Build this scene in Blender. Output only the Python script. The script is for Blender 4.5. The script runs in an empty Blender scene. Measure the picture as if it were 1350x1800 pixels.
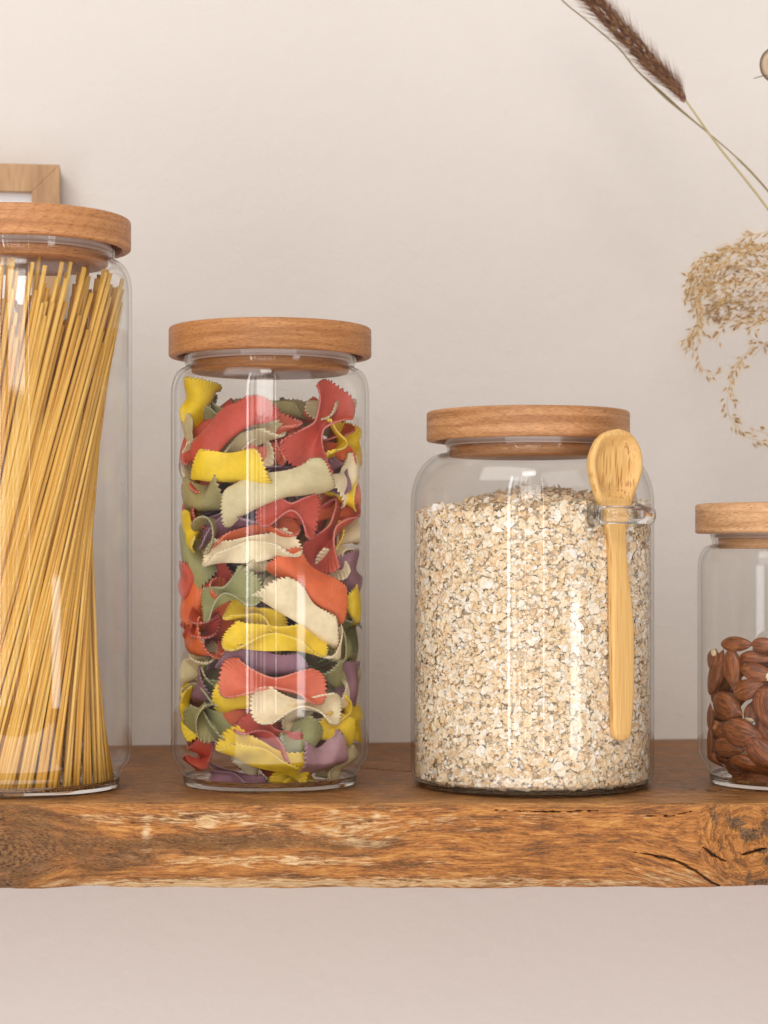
import bpy, math, random
import numpy as np
from mathutils import Vector, Matrix

random.seed(7); rng = np.random.default_rng(7)
S = bpy.context.scene
COL = S.collection
PI = math.pi
F = 3500.0; HY = 970.0; H = 0.1166        # focal length in photo pixels, horizon row, eye height over the shelf

def P(px, py, d):
    return Vector(((px - 675) * d / F, d, H + (HY - py) * d / F))

# ------------------------------------------------------------------ helpers
def mesh(name, verts, faces, mat=None, parent=None, smooth=True, loc=(0, 0, 0), mats=None, mi=None):
    me = bpy.data.meshes.new(name)
    me.from_pydata([tuple(v) for v in verts], [], [tuple(int(i) for i in f) for f in faces])
    for m in (mats or ([mat] if mat else [])): me.materials.append(m)
    if smooth: me.polygons.foreach_set('use_smooth', [True] * len(me.polygons))
    if mi is not None: me.polygons.foreach_set('material_index', mi)
    me.update()
    o = bpy.data.objects.new(name, me); COL.objects.link(o)
    o.location = loc
    if parent: o.parent = parent
    return o

def empty(name, loc, label, cat, group=None):
    o = bpy.data.objects.new(name, None); COL.objects.link(o)
    o.location = loc; o.empty_display_size = .01
    return tag(o, label, cat, group)

def tag(o, label, cat, group=None, kind=None):
    o['label'] = label; o['category'] = cat
    if group: o['group'] = group
    if kind: o['kind'] = kind
    return o

def lathe(name, prof, mat, parent=None, seg=144, closed=False, loc=(0, 0, 0)):
    V = []; Fc = []
    n = len(prof)
    for k in range(seg):
        a = 2 * PI * k / seg
        for r, z in prof: V.append((r * math.cos(a), r * math.sin(a), z))
    m = n if closed else n - 1
    for k in range(seg):
        k2 = (k + 1) % seg
        for i in range(m):
            j = (i + 1) % n
            ri, rj = prof[i][0], prof[j][0]
            if ri < 1e-6 and rj < 1e-6: continue
            if ri < 1e-6: Fc.append((k * n + i, k2 * n + j, k * n + j))
            elif rj < 1e-6: Fc.append((k * n + i, k2 * n + i, k * n + j))
            else: Fc.append((k * n + i, k2 * n + i, k2 * n + j, k * n + j))
    o = mesh(name, V, Fc, mat, parent, loc=loc)
    import bmesh
    bm = bmesh.new(); bm.from_mesh(o.data)
    bmesh.ops.remove_doubles(bm, verts=bm.verts, dist=1e-7)
    bmesh.ops.recalc_face_normals(bm, faces=bm.faces)
    for e in bm.edges:
        if len(e.link_faces) == 2 and e.calc_face_angle(0) > math.radians(50): e.smooth = False
    bm.to_mesh(o.data); bm.free()
    return o

def arc(cx, cz, r, a0, a1, n):
    return [(cx + r * math.cos(math.radians(a0 + (a1 - a0) * i / n)), cz + r * math.sin(math.radians(a0 + (a1 - a0) * i / n))) for i in range(n + 1)]

def vnoise(x, y, seed=0):
    x = np.asarray(x, float); y = np.asarray(y, float)
    xi = np.floor(x).astype(np.int64); yi = np.floor(y).astype(np.int64)
    fx = x - xi; fy = y - yi
    fx = fx * fx * (3 - 2 * fx); fy = fy * fy * (3 - 2 * fy)
    def h(a, b):
        n = (a * 374761393 + b * 668265263 + seed * 974634777) & 0xffffffff
        n = ((n ^ (n >> 13)) * 1274126177) & 0xffffffff
        return ((n ^ (n >> 16)) & 0xffff) / 65535.0
    return (h(xi, yi) * (1 - fx) + h(xi + 1, yi) * fx) * (1 - fy) + (h(xi, yi + 1) * (1 - fx) + h(xi + 1, yi + 1) * fx) * fy

def fbm(x, y, seed=0, o=4):
    s = 0; a = 1; t = 0
    for k in range(o):
        s = s + a * vnoise(x * 2 ** k, y * 2 ** k, seed + k * 17); t += a; a *= .5
    return s / t - .5

def sstep(a, b, x):
    t = np.clip((x - a) / (b - a), 0, 1); return t * t * (3 - 2 * t)

# ------------------------------------------------------------------ material helpers
class M:
    def __init__(s, name):
        s.m = bpy.data.materials.new(name); s.m.use_nodes = True
        s.t = s.m.node_tree; s.t.nodes.clear()
        s.out = s.n('ShaderNodeOutputMaterial')
    def n(s, ty, **kw):
        nd = s.t.nodes.new(ty)
        for k, v in kw.items():
            if k.startswith('i_'): nd.inputs[k[2:].replace('_', ' ')].default_value = v
            else: setattr(nd, k, v)
        return nd
    def l(s, a, b): s.t.links.new(a, b)
    def coords(s, kind='Object', scale=(1, 1, 1), rot=(0, 0, 0), attr=None):
        if attr: src = s.n('ShaderNodeAttribute', attribute_name=attr).outputs['Vector']
        else: src = s.n('ShaderNodeTexCoord').outputs[kind]
        mp = s.n('ShaderNodeMapping'); mp.inputs['Scale'].default_value = scale; mp.inputs['Rotation'].default_value = rot
        s.l(src, mp.inputs['Vector']); return mp.outputs['Vector']
    def noise(s, vec, scale=1, detail=4, rough=.5, dist=0):
        nd = s.n('ShaderNodeTexNoise'); nd.inputs['Scale'].default_value = scale
        nd.inputs['Detail'].default_value = detail; nd.inputs['Roughness'].default_value = rough
        nd.inputs['Distortion'].default_value = dist
        s.l(vec, nd.inputs['Vector']); return nd.outputs['Fac']
    def ramp(s, fac, stops, interp='LINEAR'):
        r = s.n('ShaderNodeValToRGB'); r.color_ramp.interpolation = interp
        e = r.color_ramp.elements
        while len(e) < len(stops): e.new(.5)
        for el, (p, c) in zip(e, stops):
            el.position = p; el.color = (c, c, c, 1) if isinstance(c, (int, float)) else (*c, 1)
        s.l(fac, r.inputs['Fac']); return r.outputs['Color']
    def mix(s, fac, a, b, mode='MIX'):
        x = s.n('ShaderNodeMix', data_type='RGBA', blend_type=mode)
        for v, i in ((fac, 0), (a, 6), (b, 7)):
            if isinstance(v, (int, float)): x.inputs[i].default_value = v if i == 0 else (v, v, v, 1)
            elif isinstance(v, tuple): x.inputs[i].default_value = (*v, 1)
            else: s.l(v, x.inputs[i])
        return x.outputs[2]
    def math(s, op, a, b=None, c=None, clamp=False):
        x = s.n('ShaderNodeMath', operation=op); x.use_clamp = clamp
        for i, v in enumerate((a, b, c)):
            if v is None: continue
            if isinstance(v, (int, float)): x.inputs[i].default_value = v
            else: s.l(v, x.inputs[i])
        return x.outputs[0]
    def bump(s, h, strength=.3, dist=.001, normal=None):
        b = s.n('ShaderNodeBump'); b.inputs['Strength'].default_value = strength; b.inputs['Distance'].default_value = dist
        s.l(h, b.inputs['Height'])
        if normal: s.l(normal, b.inputs['Normal'])
        return b.outputs['Normal']
    def pbr(s, color, rough=.5, normal=None, **kw):
        p = s.n('ShaderNodeBsdfPrincipled')
        if isinstance(color, tuple): p.inputs['Base Color'].default_value = (*color, 1)
        else: s.l(color, p.inputs['Base Color'])
        if isinstance(rough, (int, float)): p.inputs['Roughness'].default_value = rough
        else: s.l(rough, p.inputs['Roughness'])
        if normal: s.l(normal, p.inputs['Normal'])
        for k, v in kw.items(): p.inputs[k.replace('_', ' ')].default_value = v
        s.l(p.outputs[0], s.out.inputs['Surface']); return p

# ---- glass: thin walls
def thin_glass():
    m = M('clear_glass_wall')
    lw = m.n('ShaderNodeLayerWeight'); f = lw.outputs['Facing']
    sch = m.math('MULTIPLY_ADD', m.math('POWER', f, 5), .96, .04, clamp=True)
    tint = m.mix(m.math('POWER', f, 7), (.99, .99, .985), (.84, .82, .79))
    tr = m.n('ShaderNodeBsdfTransparent'); m.l(tint, tr.inputs[0])
    gl = m.n('ShaderNodeBsdfGlossy'); gl.inputs['Roughness'].default_value = .035
    v = m.coords('Object', (1, 1, .25))
    m.l(m.bump(m.noise(v, 28, 2, .4), .16, .0016), gl.inputs['Normal'])
    mx = m.n('ShaderNodeMixShader'); m.l(sch, mx.inputs[0]); m.l(tr.outputs[0], mx.inputs[1]); m.l(gl.outputs[0], mx.inputs[2])
    m.l(mx.outputs[0], m.out.inputs['Surface']); return m.m
def thick_glass():
    m = M('solid_clear_glass')
    g = m.n('ShaderNodeBsdfGlass'); g.inputs['IOR'].default_value = 1.47; g.inputs['Roughness'].default_value = 0.0
    g.inputs['Color'].default_value = (.985, .985, .98, 1)
    m.l(g.outputs[0], m.out.inputs['Surface']); return m.m
GLASS = thin_glass(); GLASS2 = thick_glass()

def beech(name, base, tilt=0.0, ringpos=(.05, .02, .0)):
    m = M(name)
    b = np.array(base)
    # growth rings round an axis that runs lengthwise through the blank, seen as bands and arches
    mp = m.n('ShaderNodeMapping'); mp.inputs['Location'].default_value = ringpos; mp.inputs['Rotation'].default_value = (tilt * .3, tilt, .35)
    m.l(m.n('ShaderNodeTexCoord').outputs['Object'], mp.inputs['Vector'])
    wv = m.n('ShaderNodeTexWave', wave_type='RINGS', rings_direction='X', wave_profile='SAW'); wv.inputs['Scale'].default_value = 52
    wv.inputs['Distortion'].default_value = .9; wv.inputs['Detail'].default_value = 2; wv.inputs['Detail Scale'].default_value = .6
    m.l(mp.outputs[0], wv.inputs['Vector'])
    line = m.ramp(wv.outputs['Fac'], [(.0, .85), (.10, .25), (.55, 0.), (.9, .25), (1., .9)])
    rings = m.noise(m.coords('Object', (7, 22, 330), (0, tilt * .25, .5)), 1, 4, .55, .2)
    fl = m.noise(m.coords('Object', (320, 320, 1900), (0, tilt * .6, .5)), 1, 2, .5)
    fine = m.noise(m.coords('Object', (420, 420, 4200), (0, tilt * .4, .5)), 1, 2, .5)
    big = m.noise(m.coords('Object', (26, 26, 40)), 1, 3)
    c = m.ramp(rings, [(.36, tuple(b * (.66, .58, .50))), (.5, tuple(b)), (.64, tuple(b * (1.22, 1.28, 1.35)))])
    c = m.mix(m.ramp(big, [(.38, 0.), (.66, .3)]), c, tuple(b * (1.05, .82, .66)))
    c = m.mix(m.math('MULTIPLY', line, .42), c, tuple(b * (.55, .42, .36)))
    flm = m.ramp(fl, [(.585, 0.), (.66, 1.)])
    c = m.mix(m.math('MULTIPLY', flm, .62), c, tuple(b * (.40, .30, .24)))
    c = m.mix(.25, c, m.ramp(fine, [(.36, tuple(b * .35)), (.64, tuple(b * 1.5))]))
    m.pbr(c, .44, m.bump(m.math('SUBTRACT', fine, m.math('MULTIPLY', flm, .8)), .22, .0003), Specular_IOR_Level=.32)
    return m.m
LID = [beech('warm_beech', (.56, .262, .105), .9, (.02, .03, .03)), beech('brown_beech', (.47, .212, .078), .12, (.05, .05, .01)),
       beech('tan_beech', (.53, .265, .115), .45, (.04, .01, .02)), beech('pale_beech', (.66, .39, .20), .08, (.05, .06, .03))]

def silicone():
    m = M('translucent_silicone')
    v = m.coords('Object', (60, 60, 10))
    m.pbr(m.mix(m.noise(v, 1, 2), (.50, .36, .29), (.62, .47, .39)), .4, Specular_IOR_Level=.3)
    return m.m
SIL = silicone()

# ------------------------------------------------------------------ wall
WY, WK = 1.218, 0.12                     # wall depth at x = 0 and its slope in x
m = M('painted_plaster')
v = m.coords('Object')
big = m.noise(v, 2.2, 3, .5); mid = m.noise(v, 90, 4, .6); fin = m.noise(v, 700, 3, .6)
c = m.ramp(big, [(.3, (.735, .676, .622)), (.7, (.785, .728, .676))])
c = m.mix(m.math('MULTIPLY', m.math('ABSOLUTE', m.math('SUBTRACT', fin, .5)), .25), c, (.55, .48, .42))
m.pbr(c, .75, m.bump(m.math('ADD', m.math('MULTIPLY', mid, 1.5), m.math('MULTIPLY', fin, .35)), .4, .0012), Specular_IOR_Level=.25)
w = Vector((1, WK, 0)).normalized(); nrm = Vector((w.y, -w.x, 0))
def WP(s, off, z): return Vector((0, WY, 0)) + w * s + nrm * off + Vector((0, 0, z))   # along the wall, out of the wall, height
V = [WP(s, o, z) for s in (-1.6, 1.6) for o in (0, -.12) for z in (-1.2, 1.5)]
Fc = [(0, 1, 5, 4), (2, 6, 7, 3), (0, 4, 6, 2), (1, 3, 7, 5), (0, 2, 3, 1), (4, 5, 7, 6)]
wall = mesh('wall', V, Fc, m.m, smooth=False); wall['kind'] = 'structure'

# ------------------------------------------------------------------ shelf
def shelf_material():
    m = M('live_edge_wood')
    at = lambda n: m.n('ShaderNodeAttribute', attribute_name=n).outputs['Fac']
    front, pale, dark, crack, bark = at('front'), at('pale'), at('dark'), at('crack'), at('bark'); lip = at('lip')
    A = m.noise(m.coords(attr='grain', scale=(.75, 5.5, 3)), 1, 7, .62, .7)
    B = m.noise(m.coords(attr='grain', scale=(3.2, 42, 14)), 1, 5, .62, .5)
    Cn = m.noise(m.coords(attr='grain', scale=(2.2, 11, 6)), 1, 6, .68, 1.1)
    D = m.noise(m.coords(attr='grain', scale=(14, 150, 60)), 1, 3, .6, .2)
    Z = m.noise(m.coords(attr='grain', scale=(1.1, 2.6, 3)), 1, 5, .6, .4)
    # front: strong figure
    f = m.math('ADD', m.math('MULTIPLY', A, .55), m.math('MULTIPLY', B, .45))
    cf = m.ramp(f, [(.37, (.035, .010, .004)), (.44, (.150, .042, .011)), (.495, (.360, .115, .024)), (.56, (.550, .215, .048)), (.65, (.76, .42, .13))])
    pm = m.math('ADD', m.math('SUBTRACT', pale, .5), m.math('MULTIPLY', m.math('SUBTRACT', m.math('ADD', m.math('MULTIPLY', Cn, .7), m.math('MULTIPLY', B, .3)), .5), 3.4))
    cf = m.mix(m.math('MULTIPLY', m.ramp(pm, [(.0, 0.), (.42, 1.)]), .85), cf, m.ramp(B, [(.38, (.56, .31, .11)), (.62, (.92, .70, .42))]))
    dm = m.math('ADD', m.math('SUBTRACT', dark, .55), m.math('MULTIPLY', m.math('SUBTRACT', m.math('ADD', m.math('MULTIPLY', Z, .6), m.math('MULTIPLY', B, .4)), .5), 3.4))
    cf = m.mix(m.math('MULTIPLY', m.ramp(dm, [(.0, 0.), (.5, 1.)]), .8), cf, m.ramp(Cn, [(.38, (.018, .007, .004)), (.52, (.085, .032, .015)), (.66, (.22, .115, .055))]))
    cf = m.mix(m.ramp(m.math('ADD', bark, m.math('MULTIPLY', m.math('SUBTRACT', Cn, .5), 2.4)), [(.46, 0.), (.60, 1.)]), cf,
               m.ramp(D, [(.38, (.016, .008, .006)), (.52, (.085, .035, .022)), (.62, (.26, .17, .12))]))
    # top: quieter
    g = m.math('ADD', m.math('MULTIPLY', A, .42), m.math('MULTIPLY', B, .58))
    ct = m.ramp(g, [(.40, (.060, .020, .008)), (.47, (.160, .056, .020)), (.54, (.285, .110, .038)), (.62, (.50, .24, .09))])
    ct = m.mix(m.math('MULTIPLY', lip, m.ramp(B, [(.36, .25), (.6, .95)])), ct, m.ramp(A, [(.38, (.36, .15, .045)), (.62, (.60, .32, .12))]))
    c = m.mix(front, ct, cf)
    c = m.mix(.24, c, m.ramp(D, [(.38, (.07, .022, .007)), (.62, (.80, .44, .15))]))
    c = m.mix(m.math('MULTIPLY', crack, m.ramp(D, [(.35, 1.), (.65, .72)])), c, (.022, .012, .008))
    h = m.math('ADD', m.math('MULTIPLY', B, .8), m.math('MULTIPLY', D, .5))
    h = m.math('SUBTRACT', h, m.math('MULTIPLY', crack, 2.0))
    m.pbr(c, m.ramp(A, [(.3, .40), (.7, .55)]), m.bump(h, .45, .0009), Specular_IOR_Level=.22)
    return m.m

def seg_d(px, py, pts, w0, w1):
    """soft mask of a tapering crack along a polyline"""
    out = np.zeros_like(px); n = len(pts) - 1
    for i in range(n):
        (x0, y0), (x1, y1) = pts[i], pts[i + 1]
        dx, dy = x1 - x0, y1 - y0
        t = np.clip(((px - x0) * dx + (py - y0) * dy) / (dx * dx + dy * dy), 0, 1)
        d = np.hypot(px - x0 - t * dx, py - y0 - t * dy)
        s = (i + t) / n; wd = w0 + (w1 - w0) * np.sin(PI * np.clip(s, 0.02, .98))
        out = np.maximum(out, 1 - sstep(wd * .5, wd * 1.3, d + 4.5 * (fbm(px / 9, py / 5, 5, 3))))
    return out

YF = .9275
def build_shelf():
    xs = np.concatenate([np.linspace(-.75, -.25, 120)[:-1], np.linspace(-.25, .25, 1500), np.linspace(.25, .85, 140)[1:]])
    prof = []                                        # (kind, parameter)
    for t in np.linspace(0, 1, 110): prof.append(('top', t))
    for t in np.linspace(0, 1, 12)[1:]: prof.append(('bev', t))
    for t in np.linspace(0, 1, 170)[1:]: prof.append(('front', t))
    for t in np.linspace(0, 1, 10)[1:]: prof.append(('under', t))
    nx, npf = len(xs), len(prof)
    X = np.repeat(xs[:, None], npf, 1)
    Y = np.zeros((nx, npf)); Z = np.zeros((nx, npf)); FR = np.zeros((nx, npf))
    pxx = 675 + xs * F / YF
    yfront = YF + .0022 * fbm(xs * 9, xs * 0 + 3, 1, 3) * 2
    thick = .0402 + .0030 * fbm(xs * 22, xs * 0, 9, 6) + .0007 * (1 - sstep(20, 110, pxx))
    for j, (k, t) in enumerate(prof):
        wl = WY + WK * xs - .0005
        if k == 'top':
            Y[:, j] = wl + (yfront + .0022 - wl) * t
            Z[:, j] = .0005 * (fbm(xs * 7, Y[:, j] * 7, 4, 2))*2 * sstep(0., .2, np.full(nx, t)) * 0 + 0
            Z[:, j] = -.0006 * sstep(.93, 1, np.full(nx, t))
        elif k == 'bev':
            a = t * PI / 2
            Y[:, j] = yfront + .0022 - .0022 * math.sin(a); Z[:, j] = -.0006 - .0028 * (1 - math.cos(a)); FR[:, j] = .15 + .85 * t
        elif k == 'front':
            zz = -.0034 + (-thick + .0034) * t
            bul = -.0036 * math.sin(PI * t) + .05 * max(0, t - .80) ** 1.6
            px = pxx; py = HY - (zz - H) * F / YF
            Y[:, j] = yfront + bul - .0032 * 2 * fbm(px / 120, py / 30, 21, 4) * math.sin(PI * min(1, t * 1.05)) ** .5
            Z[:, j] = zz; FR[:, j] = 1
        else:
            Y[:, j] = yfront + .0007 + (wl - yfront - .0007) * t; Z[:, j] = -thick; FR[:, j] = 1
    px = 675 + X * F / YF
    py = np.where(FR > .5, HY - (Z - H) * F / YF, 1410 - (Y - YF) * 1150)    # photo-like millimetre grid on the faces
    fm = FR > .5
    # grain field
    t = py.copy()
    t = t - .27 * np.clip(px - 1090, 0, 190) * fm * sstep(1440, 1520, py)
    t = t + 16 * fbm(px / 260, py / 90, 31, 3) * 2 * (.35 + .65 * fm)
    for kx, ky, a in ((1306, 1462, 46), (8, 1500, 60), (258, 1470, 10), (362, 1446, 8), (600, 1455, 9), (1500, 1480, 30), (-250, 1470, 30)):
        dx, dy = (px - kx) * .62, t - ky
        r2 = dx * dx + dy * dy
        t = np.where(fm, ky + dy * (r2 + .08 * a * a) / (r2 + a * a), t)
    gx = px + 30 * fbm(px / 50, t / 20, 41, 3)
    # knot area: swirls instead of straight fibres
    kn = fm * np.exp(-(((px - 1315) / 62) ** 2 + ((py - 1475) / 75) ** 2) ** 1.5)
    t = t + kn * 70 * fbm(px / 34, py / 30, 51, 3) * 2
    gx = px * (1 - .8 * kn) + kn * (gx * .2)
    g = np.stack([gx / 100, t / 100, (Y * 4)], -1)
    def blob(cx, cy, rx, ry, a=1.): return a * np.exp(-(((px - cx) / rx) ** 2 + ((py - cy) / ry) ** 2))
    pale = .17 + blob(330, 1556, 290, 9, .8) + blob(800, 1552, 520, 13, .62) + blob(500, 1512, 220, 11, .65) + blob(190, 1436, 150, 12, .45) \
        + blob(620, 1448, 190, 28, .42) + blob(400, 1440, 90, 16, .35) + blob(258, 1467, 10, 22, .75) + blob(362, 1446, 17, 12, .7) \
        + blob(1030, 1435, 140, 10, .35) + blob(640, 1478, 60, 14, .4) + blob(1180, 1530, 90, 12, .35) - blob(20, 1490, 110, 60, .5) - blob(1080, 1490, 150, 34, .25)
    dark = .18 + blob(25, 1480, 135, 85, 1.15) + blob(300, 1482, 200, 16, .75) + blob(460, 1478, 160, 13, .75) + blob(250, 1510, 90, 22, .6) + blob(620, 1487, 120, 8, .4) \
        + blob(596, 1456, 18, 6, .6) + blob(20, 1562, 40, 18, .6) + blob(700, 1500, 60, 6, .3) + blob(1000, 1420, 120, 3, .5) - blob(1080, 1470, 180, 50, .14)
    bark = blob(1293, 1446, 17, 14, 1.) + blob(1256, 1432, 12, 16, .75) + blob(1321, 1468, 20, 14, .9) + blob(1349, 1450, 13, 16, .9) + blob(1338, 1494, 20, 5, .85) + blob(1351, 1512, 14, 10, 1.) \
        + blob(1340, 1553, 26, 9, 1.) + blob(1318, 1540, 6, 14, .7) + blob(1375, 1480, 20, 40, .8) + blob(10, 1556, 16, 12, .8) + blob(1268, 1487, 6, 9, .6) + blob(2, 1440, 12, 12, .6)
    crack = np.zeros_like(px)
    for pts, w0, w1 in (([(1112, 1496), (1150, 1502), (1190, 1512), (1222, 1530), (1252, 1552), (1275, 1563)], .3, 2.3), ([(1228, 1482), (1250, 1500), (1274, 1513)], .4, 2.2),
                        ([(870, 1424), (960, 1427), (1050, 1425)], .1, .7), ([(1130, 1434), (1180, 1434), (1225, 1424)], .1, .8), ([(1300, 1500), (1345, 1490)], .5, 2.2)):
        crack = np.maximum(crack, seg_d(px, py, pts, w0, w1) * fm)
    for pts, w0, w1 in (([(.615, .0), (.72, .0)], 0, 0),): pass
    # cracks of the top face, in metres
    tm = (FR < .1)
    for (x0, y0, x1, y1, wd) in ((-.016, 1.078, .024, 1.052, .0022), (.150, .978, .176, .972, .0010), (.152, .974, .19, .967, .0007)):
        dx, dy = x1 - x0, y1 - y0
        tt = np.clip(((X - x0) * dx + (Y - y0) * dy) / (dx * dx + dy * dy), 0, 1)
        d = np.hypot(X - x0 - tt * dx, Y - y0 - tt * dy)
        crack = np.maximum(crack, tm * (1 - sstep(.4, 1.2, d / (wd * (.3 + np.sin(PI * np.clip(tt, .03, .97)))))))
    # saw marks along the front of the top face
    # relief
    nrm_in = .0016 * crack + .0020 * np.clip(bark, 0, 1) * (1 + 2 * fbm(px / 8, py / 8, 3, 3)) + .0010 * np.clip(fbm(gx / 60, t / 5, 61, 4) + .1, 0, 1)
    Y = np.where(fm & (np.arange(npf)[None, :] < npf - 9), Y + nrm_in, Y)
    Z = np.where(tm, Z - .0015 * crack - .00018 * (fbm(X * 20, Y * 250, 71, 3) + .3), Z)
    V = np.stack([X, Y, Z], -1).reshape(-1, 3)
    i = np.arange(nx - 1)[:, None]; j = np.arange(npf - 1)[None, :]
    a = i * npf + j
    Fc = np.stack([a, a + npf, a + npf + 1, a + 1], -1).reshape(-1, 4)[:, ::-1]
    me = bpy.data.meshes.new('shelf')
    nf = len(Fc)
    # end caps and back
    caps = [list(range(npf))[::-1], [(nx - 1) * npf + k for k in range(npf)]]
    caps = [c[::-1] for c in caps]
    me.from_pydata(V.tolist(), [], Fc.tolist() + caps)
    me.polygons.foreach_set('use_smooth', [True] * nf + [False] * 2)
    at = me.attributes.new('grain', 'FLOAT_VECTOR', 'POINT'); at.data.foreach_set('vector', g.reshape(-1).astype(np.float32))
    for nme, arr in (('front', np.clip(FR, 0, 1)), ('pale', pale), ('dark', dark), ('crack', crack), ('bark', bark), ('lip', np.exp(-((Y - YF) / .016) ** 2))):
        at = me.attributes.new(nme, 'FLOAT', 'POINT'); at.data.foreach_set('value', np.ascontiguousarray(arr).reshape(-1).astype(np.float32))
    me.materials.append(shelf_material()); me.update()
    o = bpy.data.objects.new('shelf', me); COL.objects.link(o)
    tag(o, 'thick live-edge wooden shelf board with knots, cracks and pale streaks along its front', 'shelf')
build_shelf()

# ------------------------------------------------------------------ picture frame
def box_prism(quad, y0, y1):
    """quad: four (s,z) points, y0/y1 offsets out of the wall"""
    V = [WP(s, y0, z) for s, z in quad] + [WP(s, y1, z) for s, z in quad]
    return V, [(0, 3, 2, 1), (4, 5, 6, 7), (0, 1, 5, 4), (1, 2, 6, 5), (2, 3, 7, 6), (3, 0, 4, 7)]
def build_frame():
    m = M('light_oak'); rings = m.noise(m.coords('Object', (90, 90, 14)), 1, 5, .6, .8); fl = m.noise(m.coords('Object', (700, 700, 60)), 1, 3)
    c = m.ramp(rings, [(.3, (.40, .22, .10)), (.55, (.55, .33, .165)), (.75, (.66, .43, .24))])
    c = m.mix(m.math('MULTIPLY', m.ramp(fl, [(.5, 0.), (.7, 1.)]), .3), c, (.28, .14, .06))
    m.pbr(c, .55, m.bump(fl, .1, .0003))
    m2 = M('white_mat_board'); m2.pbr(m2.mix(m2.noise(m2.coords('Object'), 300, 3), (.86, .86, .86), (.90, .90, .90)), .7)
    fy0, fy1 = .002, .0225
    d = 1.165
    tr = P(93, 285, d); zt = tr.z; s1 = tr.x / w.x; bw = .0162
    s0 = s1 - .26; zb = .001
    e = empty('picture_frame', WP((s0 + s1) / 2, fy1, zb), 'light oak picture frame with a white mat standing behind the spaghetti jar', 'picture frame')
    off = e.location
    def add(nm, quad, a, b, mat, bev=.0003):
        Vq, Fq = box_prism(quad, a, b)
        o = mesh(nm, [v - off for v in Vq], Fq, mat, e, smooth=False)
        if bev:
            bb = o.modifiers.new('b', 'BEVEL'); bb.width = bev; bb.segments = 2
    S0, S1, I0, I1 = s0, s1, s0 + bw, s1 - bw
    it, ib = zt - bw, zb + bw
    add('frame_rail', [(S0, zt), (S1, zt), (I1, it), (I0, it)], fy0, fy1, m.m)
    add('frame_rail', [(S1, zt), (S1, zb), (I1, ib), (I1, it)], fy0, fy1, m.m)
    add('frame_rail', [(S1, zb), (S0, zb), (I0, ib), (I1, ib)], fy0, fy1, m.m)
    add('frame_rail', [(S0, zb), (S0, zt), (I0, it), (I0, ib)], fy0, fy1, m.m)
    add('mat_board', [(I0 - .001, it + .001), (I1 + .001, it + .001), (I1 + .001, ib - .001), (I0 - .001, ib - .001)], .010, .0165, m2.m, 0)
build_frame()

# ------------------------------------------------------------------ jars
def make_jar(px, d, R, zl, mats, label, shoulder, base='step', lid_r=.0508, rot=0., lid_px=None):
    """zl = height of the lid's lower edge"""
    x = (px - 675) * d / F
    e = empty('storage_jar', (x, d, 0), label, 'jar', 'glass storage jars with wooden lids')
    th = .0016
    rn = .0428
    if base == 'step':
        zb0 = .0138
        outer_b = [(0, .0012), (R - .0100, .0012), (R - .0085, .0002), (R - .0066, .0010), (R - .0060, .0036), (R - .0058, .0054)]
        inner_b = [(R - .0074, .0054), (R - .0084, .0038), (R - .0110, .0028), (0, .0027)]
        heel = [(R - .0058, .0056), (R - .0050, .0066), (R - .0041, .0076), (R - .0042, .0088), (R - .0036, .0098), (R - .0020, .0115), (R - .0006, .0138)]
    else:
        zb0 = .0075
        outer_b = [(0, .0012), (R - .0080, .0012), (R - .0060, .0002), (R - .0035, .0009), (R - .0012, .0034)]
        inner_b = [(R - .0028, .0034), (R - .0060, .0024), (R - .0090, .0022), (0, .0021)]
        heel = [(R - .0012, .0036), (R - .0004, .0055), (R - .0001, .0075)]
    lathe('glass_base', outer_b + inner_b, GLASS2, e)
    ns = 14
    sh = []
    zn, zs = zl - .0060, zl - shoulder                  # foot of the neck, foot of the shoulder
    for i in range(ns + 1):
        a = PI / 2 * i / ns
        sh.append((rn + .0012 + (R - rn - .0012) * math.cos(a) ** (1.0), zs + (zn - zs) * math.sin(a)))
    neck = [(rn - .0002, zn + .0009), (rn - .0004, zn + .0022), (rn + .0006, zl - .0012), (rn + .0008, zl + .0075)]
    nh = len(heel); out = heel + [(R, zb0 + .003)] + [(R, zb0 + (zs - zb0) * k / 6) for k in range(1, 6)] + sh + neck
    inn = [((r - th) if i < nh + 6 else max(r - th, .0408), z - (.0006 if i > nh + 6 else 0)) for i, (r, z) in enumerate(out)]
    out2 = out + [(rn, zl + .0082)]
    lathe('glass_body', out2 + inn[::-1], GLASS, e, closed=False)
    # lid
    lm = mats
    LR = lid_r; lh = .0149; wt = .0032; b = .0016
    pr = [(0, zl + lh)] + [(LR - .0012 - .010, zl + lh)] + arc(LR - b, zl + lh - b, b, 90, 0, 5) + arc(LR - b * .8, zl + b * .8, b * .8, 0, -90, 4) + \
         [(LR - wt - .0006, zl), (LR - wt - .0012, zl + .0008), (LR - wt - .0012, zl + .0085), (.0400, zl + .0085), (.0400, zl + .0004), (0, zl + .0004)]
    lx = ((lid_px or px) - 675) * d / F - x
    lid = lathe('lid', pr, lm, e, loc=(lx, 0, 0)); lid.rotation_euler.z = rot
    lathe('seal', [(.0385, zl + .0030), (.0409, zl + .0028), (.0415, zl + .0012), (.0409, zl - .0002), (.0409, zl - .0010), (.0414, zl - .0018), (.0404, zl - .0024), (.0380, zl - .0024)], SIL, lid)
    pg = .0394
    lathe('plug', [(.0, zl + .0003), (.0384, zl + .0003), (.0384, zl - .0025)] + [(pg - .0004, zl - .0025), (pg, zl - .0029), (pg, zl - .0070), (pg - .0006, zl - .0076), (0, zl - .0076)], lm, lid)
    return e, x

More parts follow.
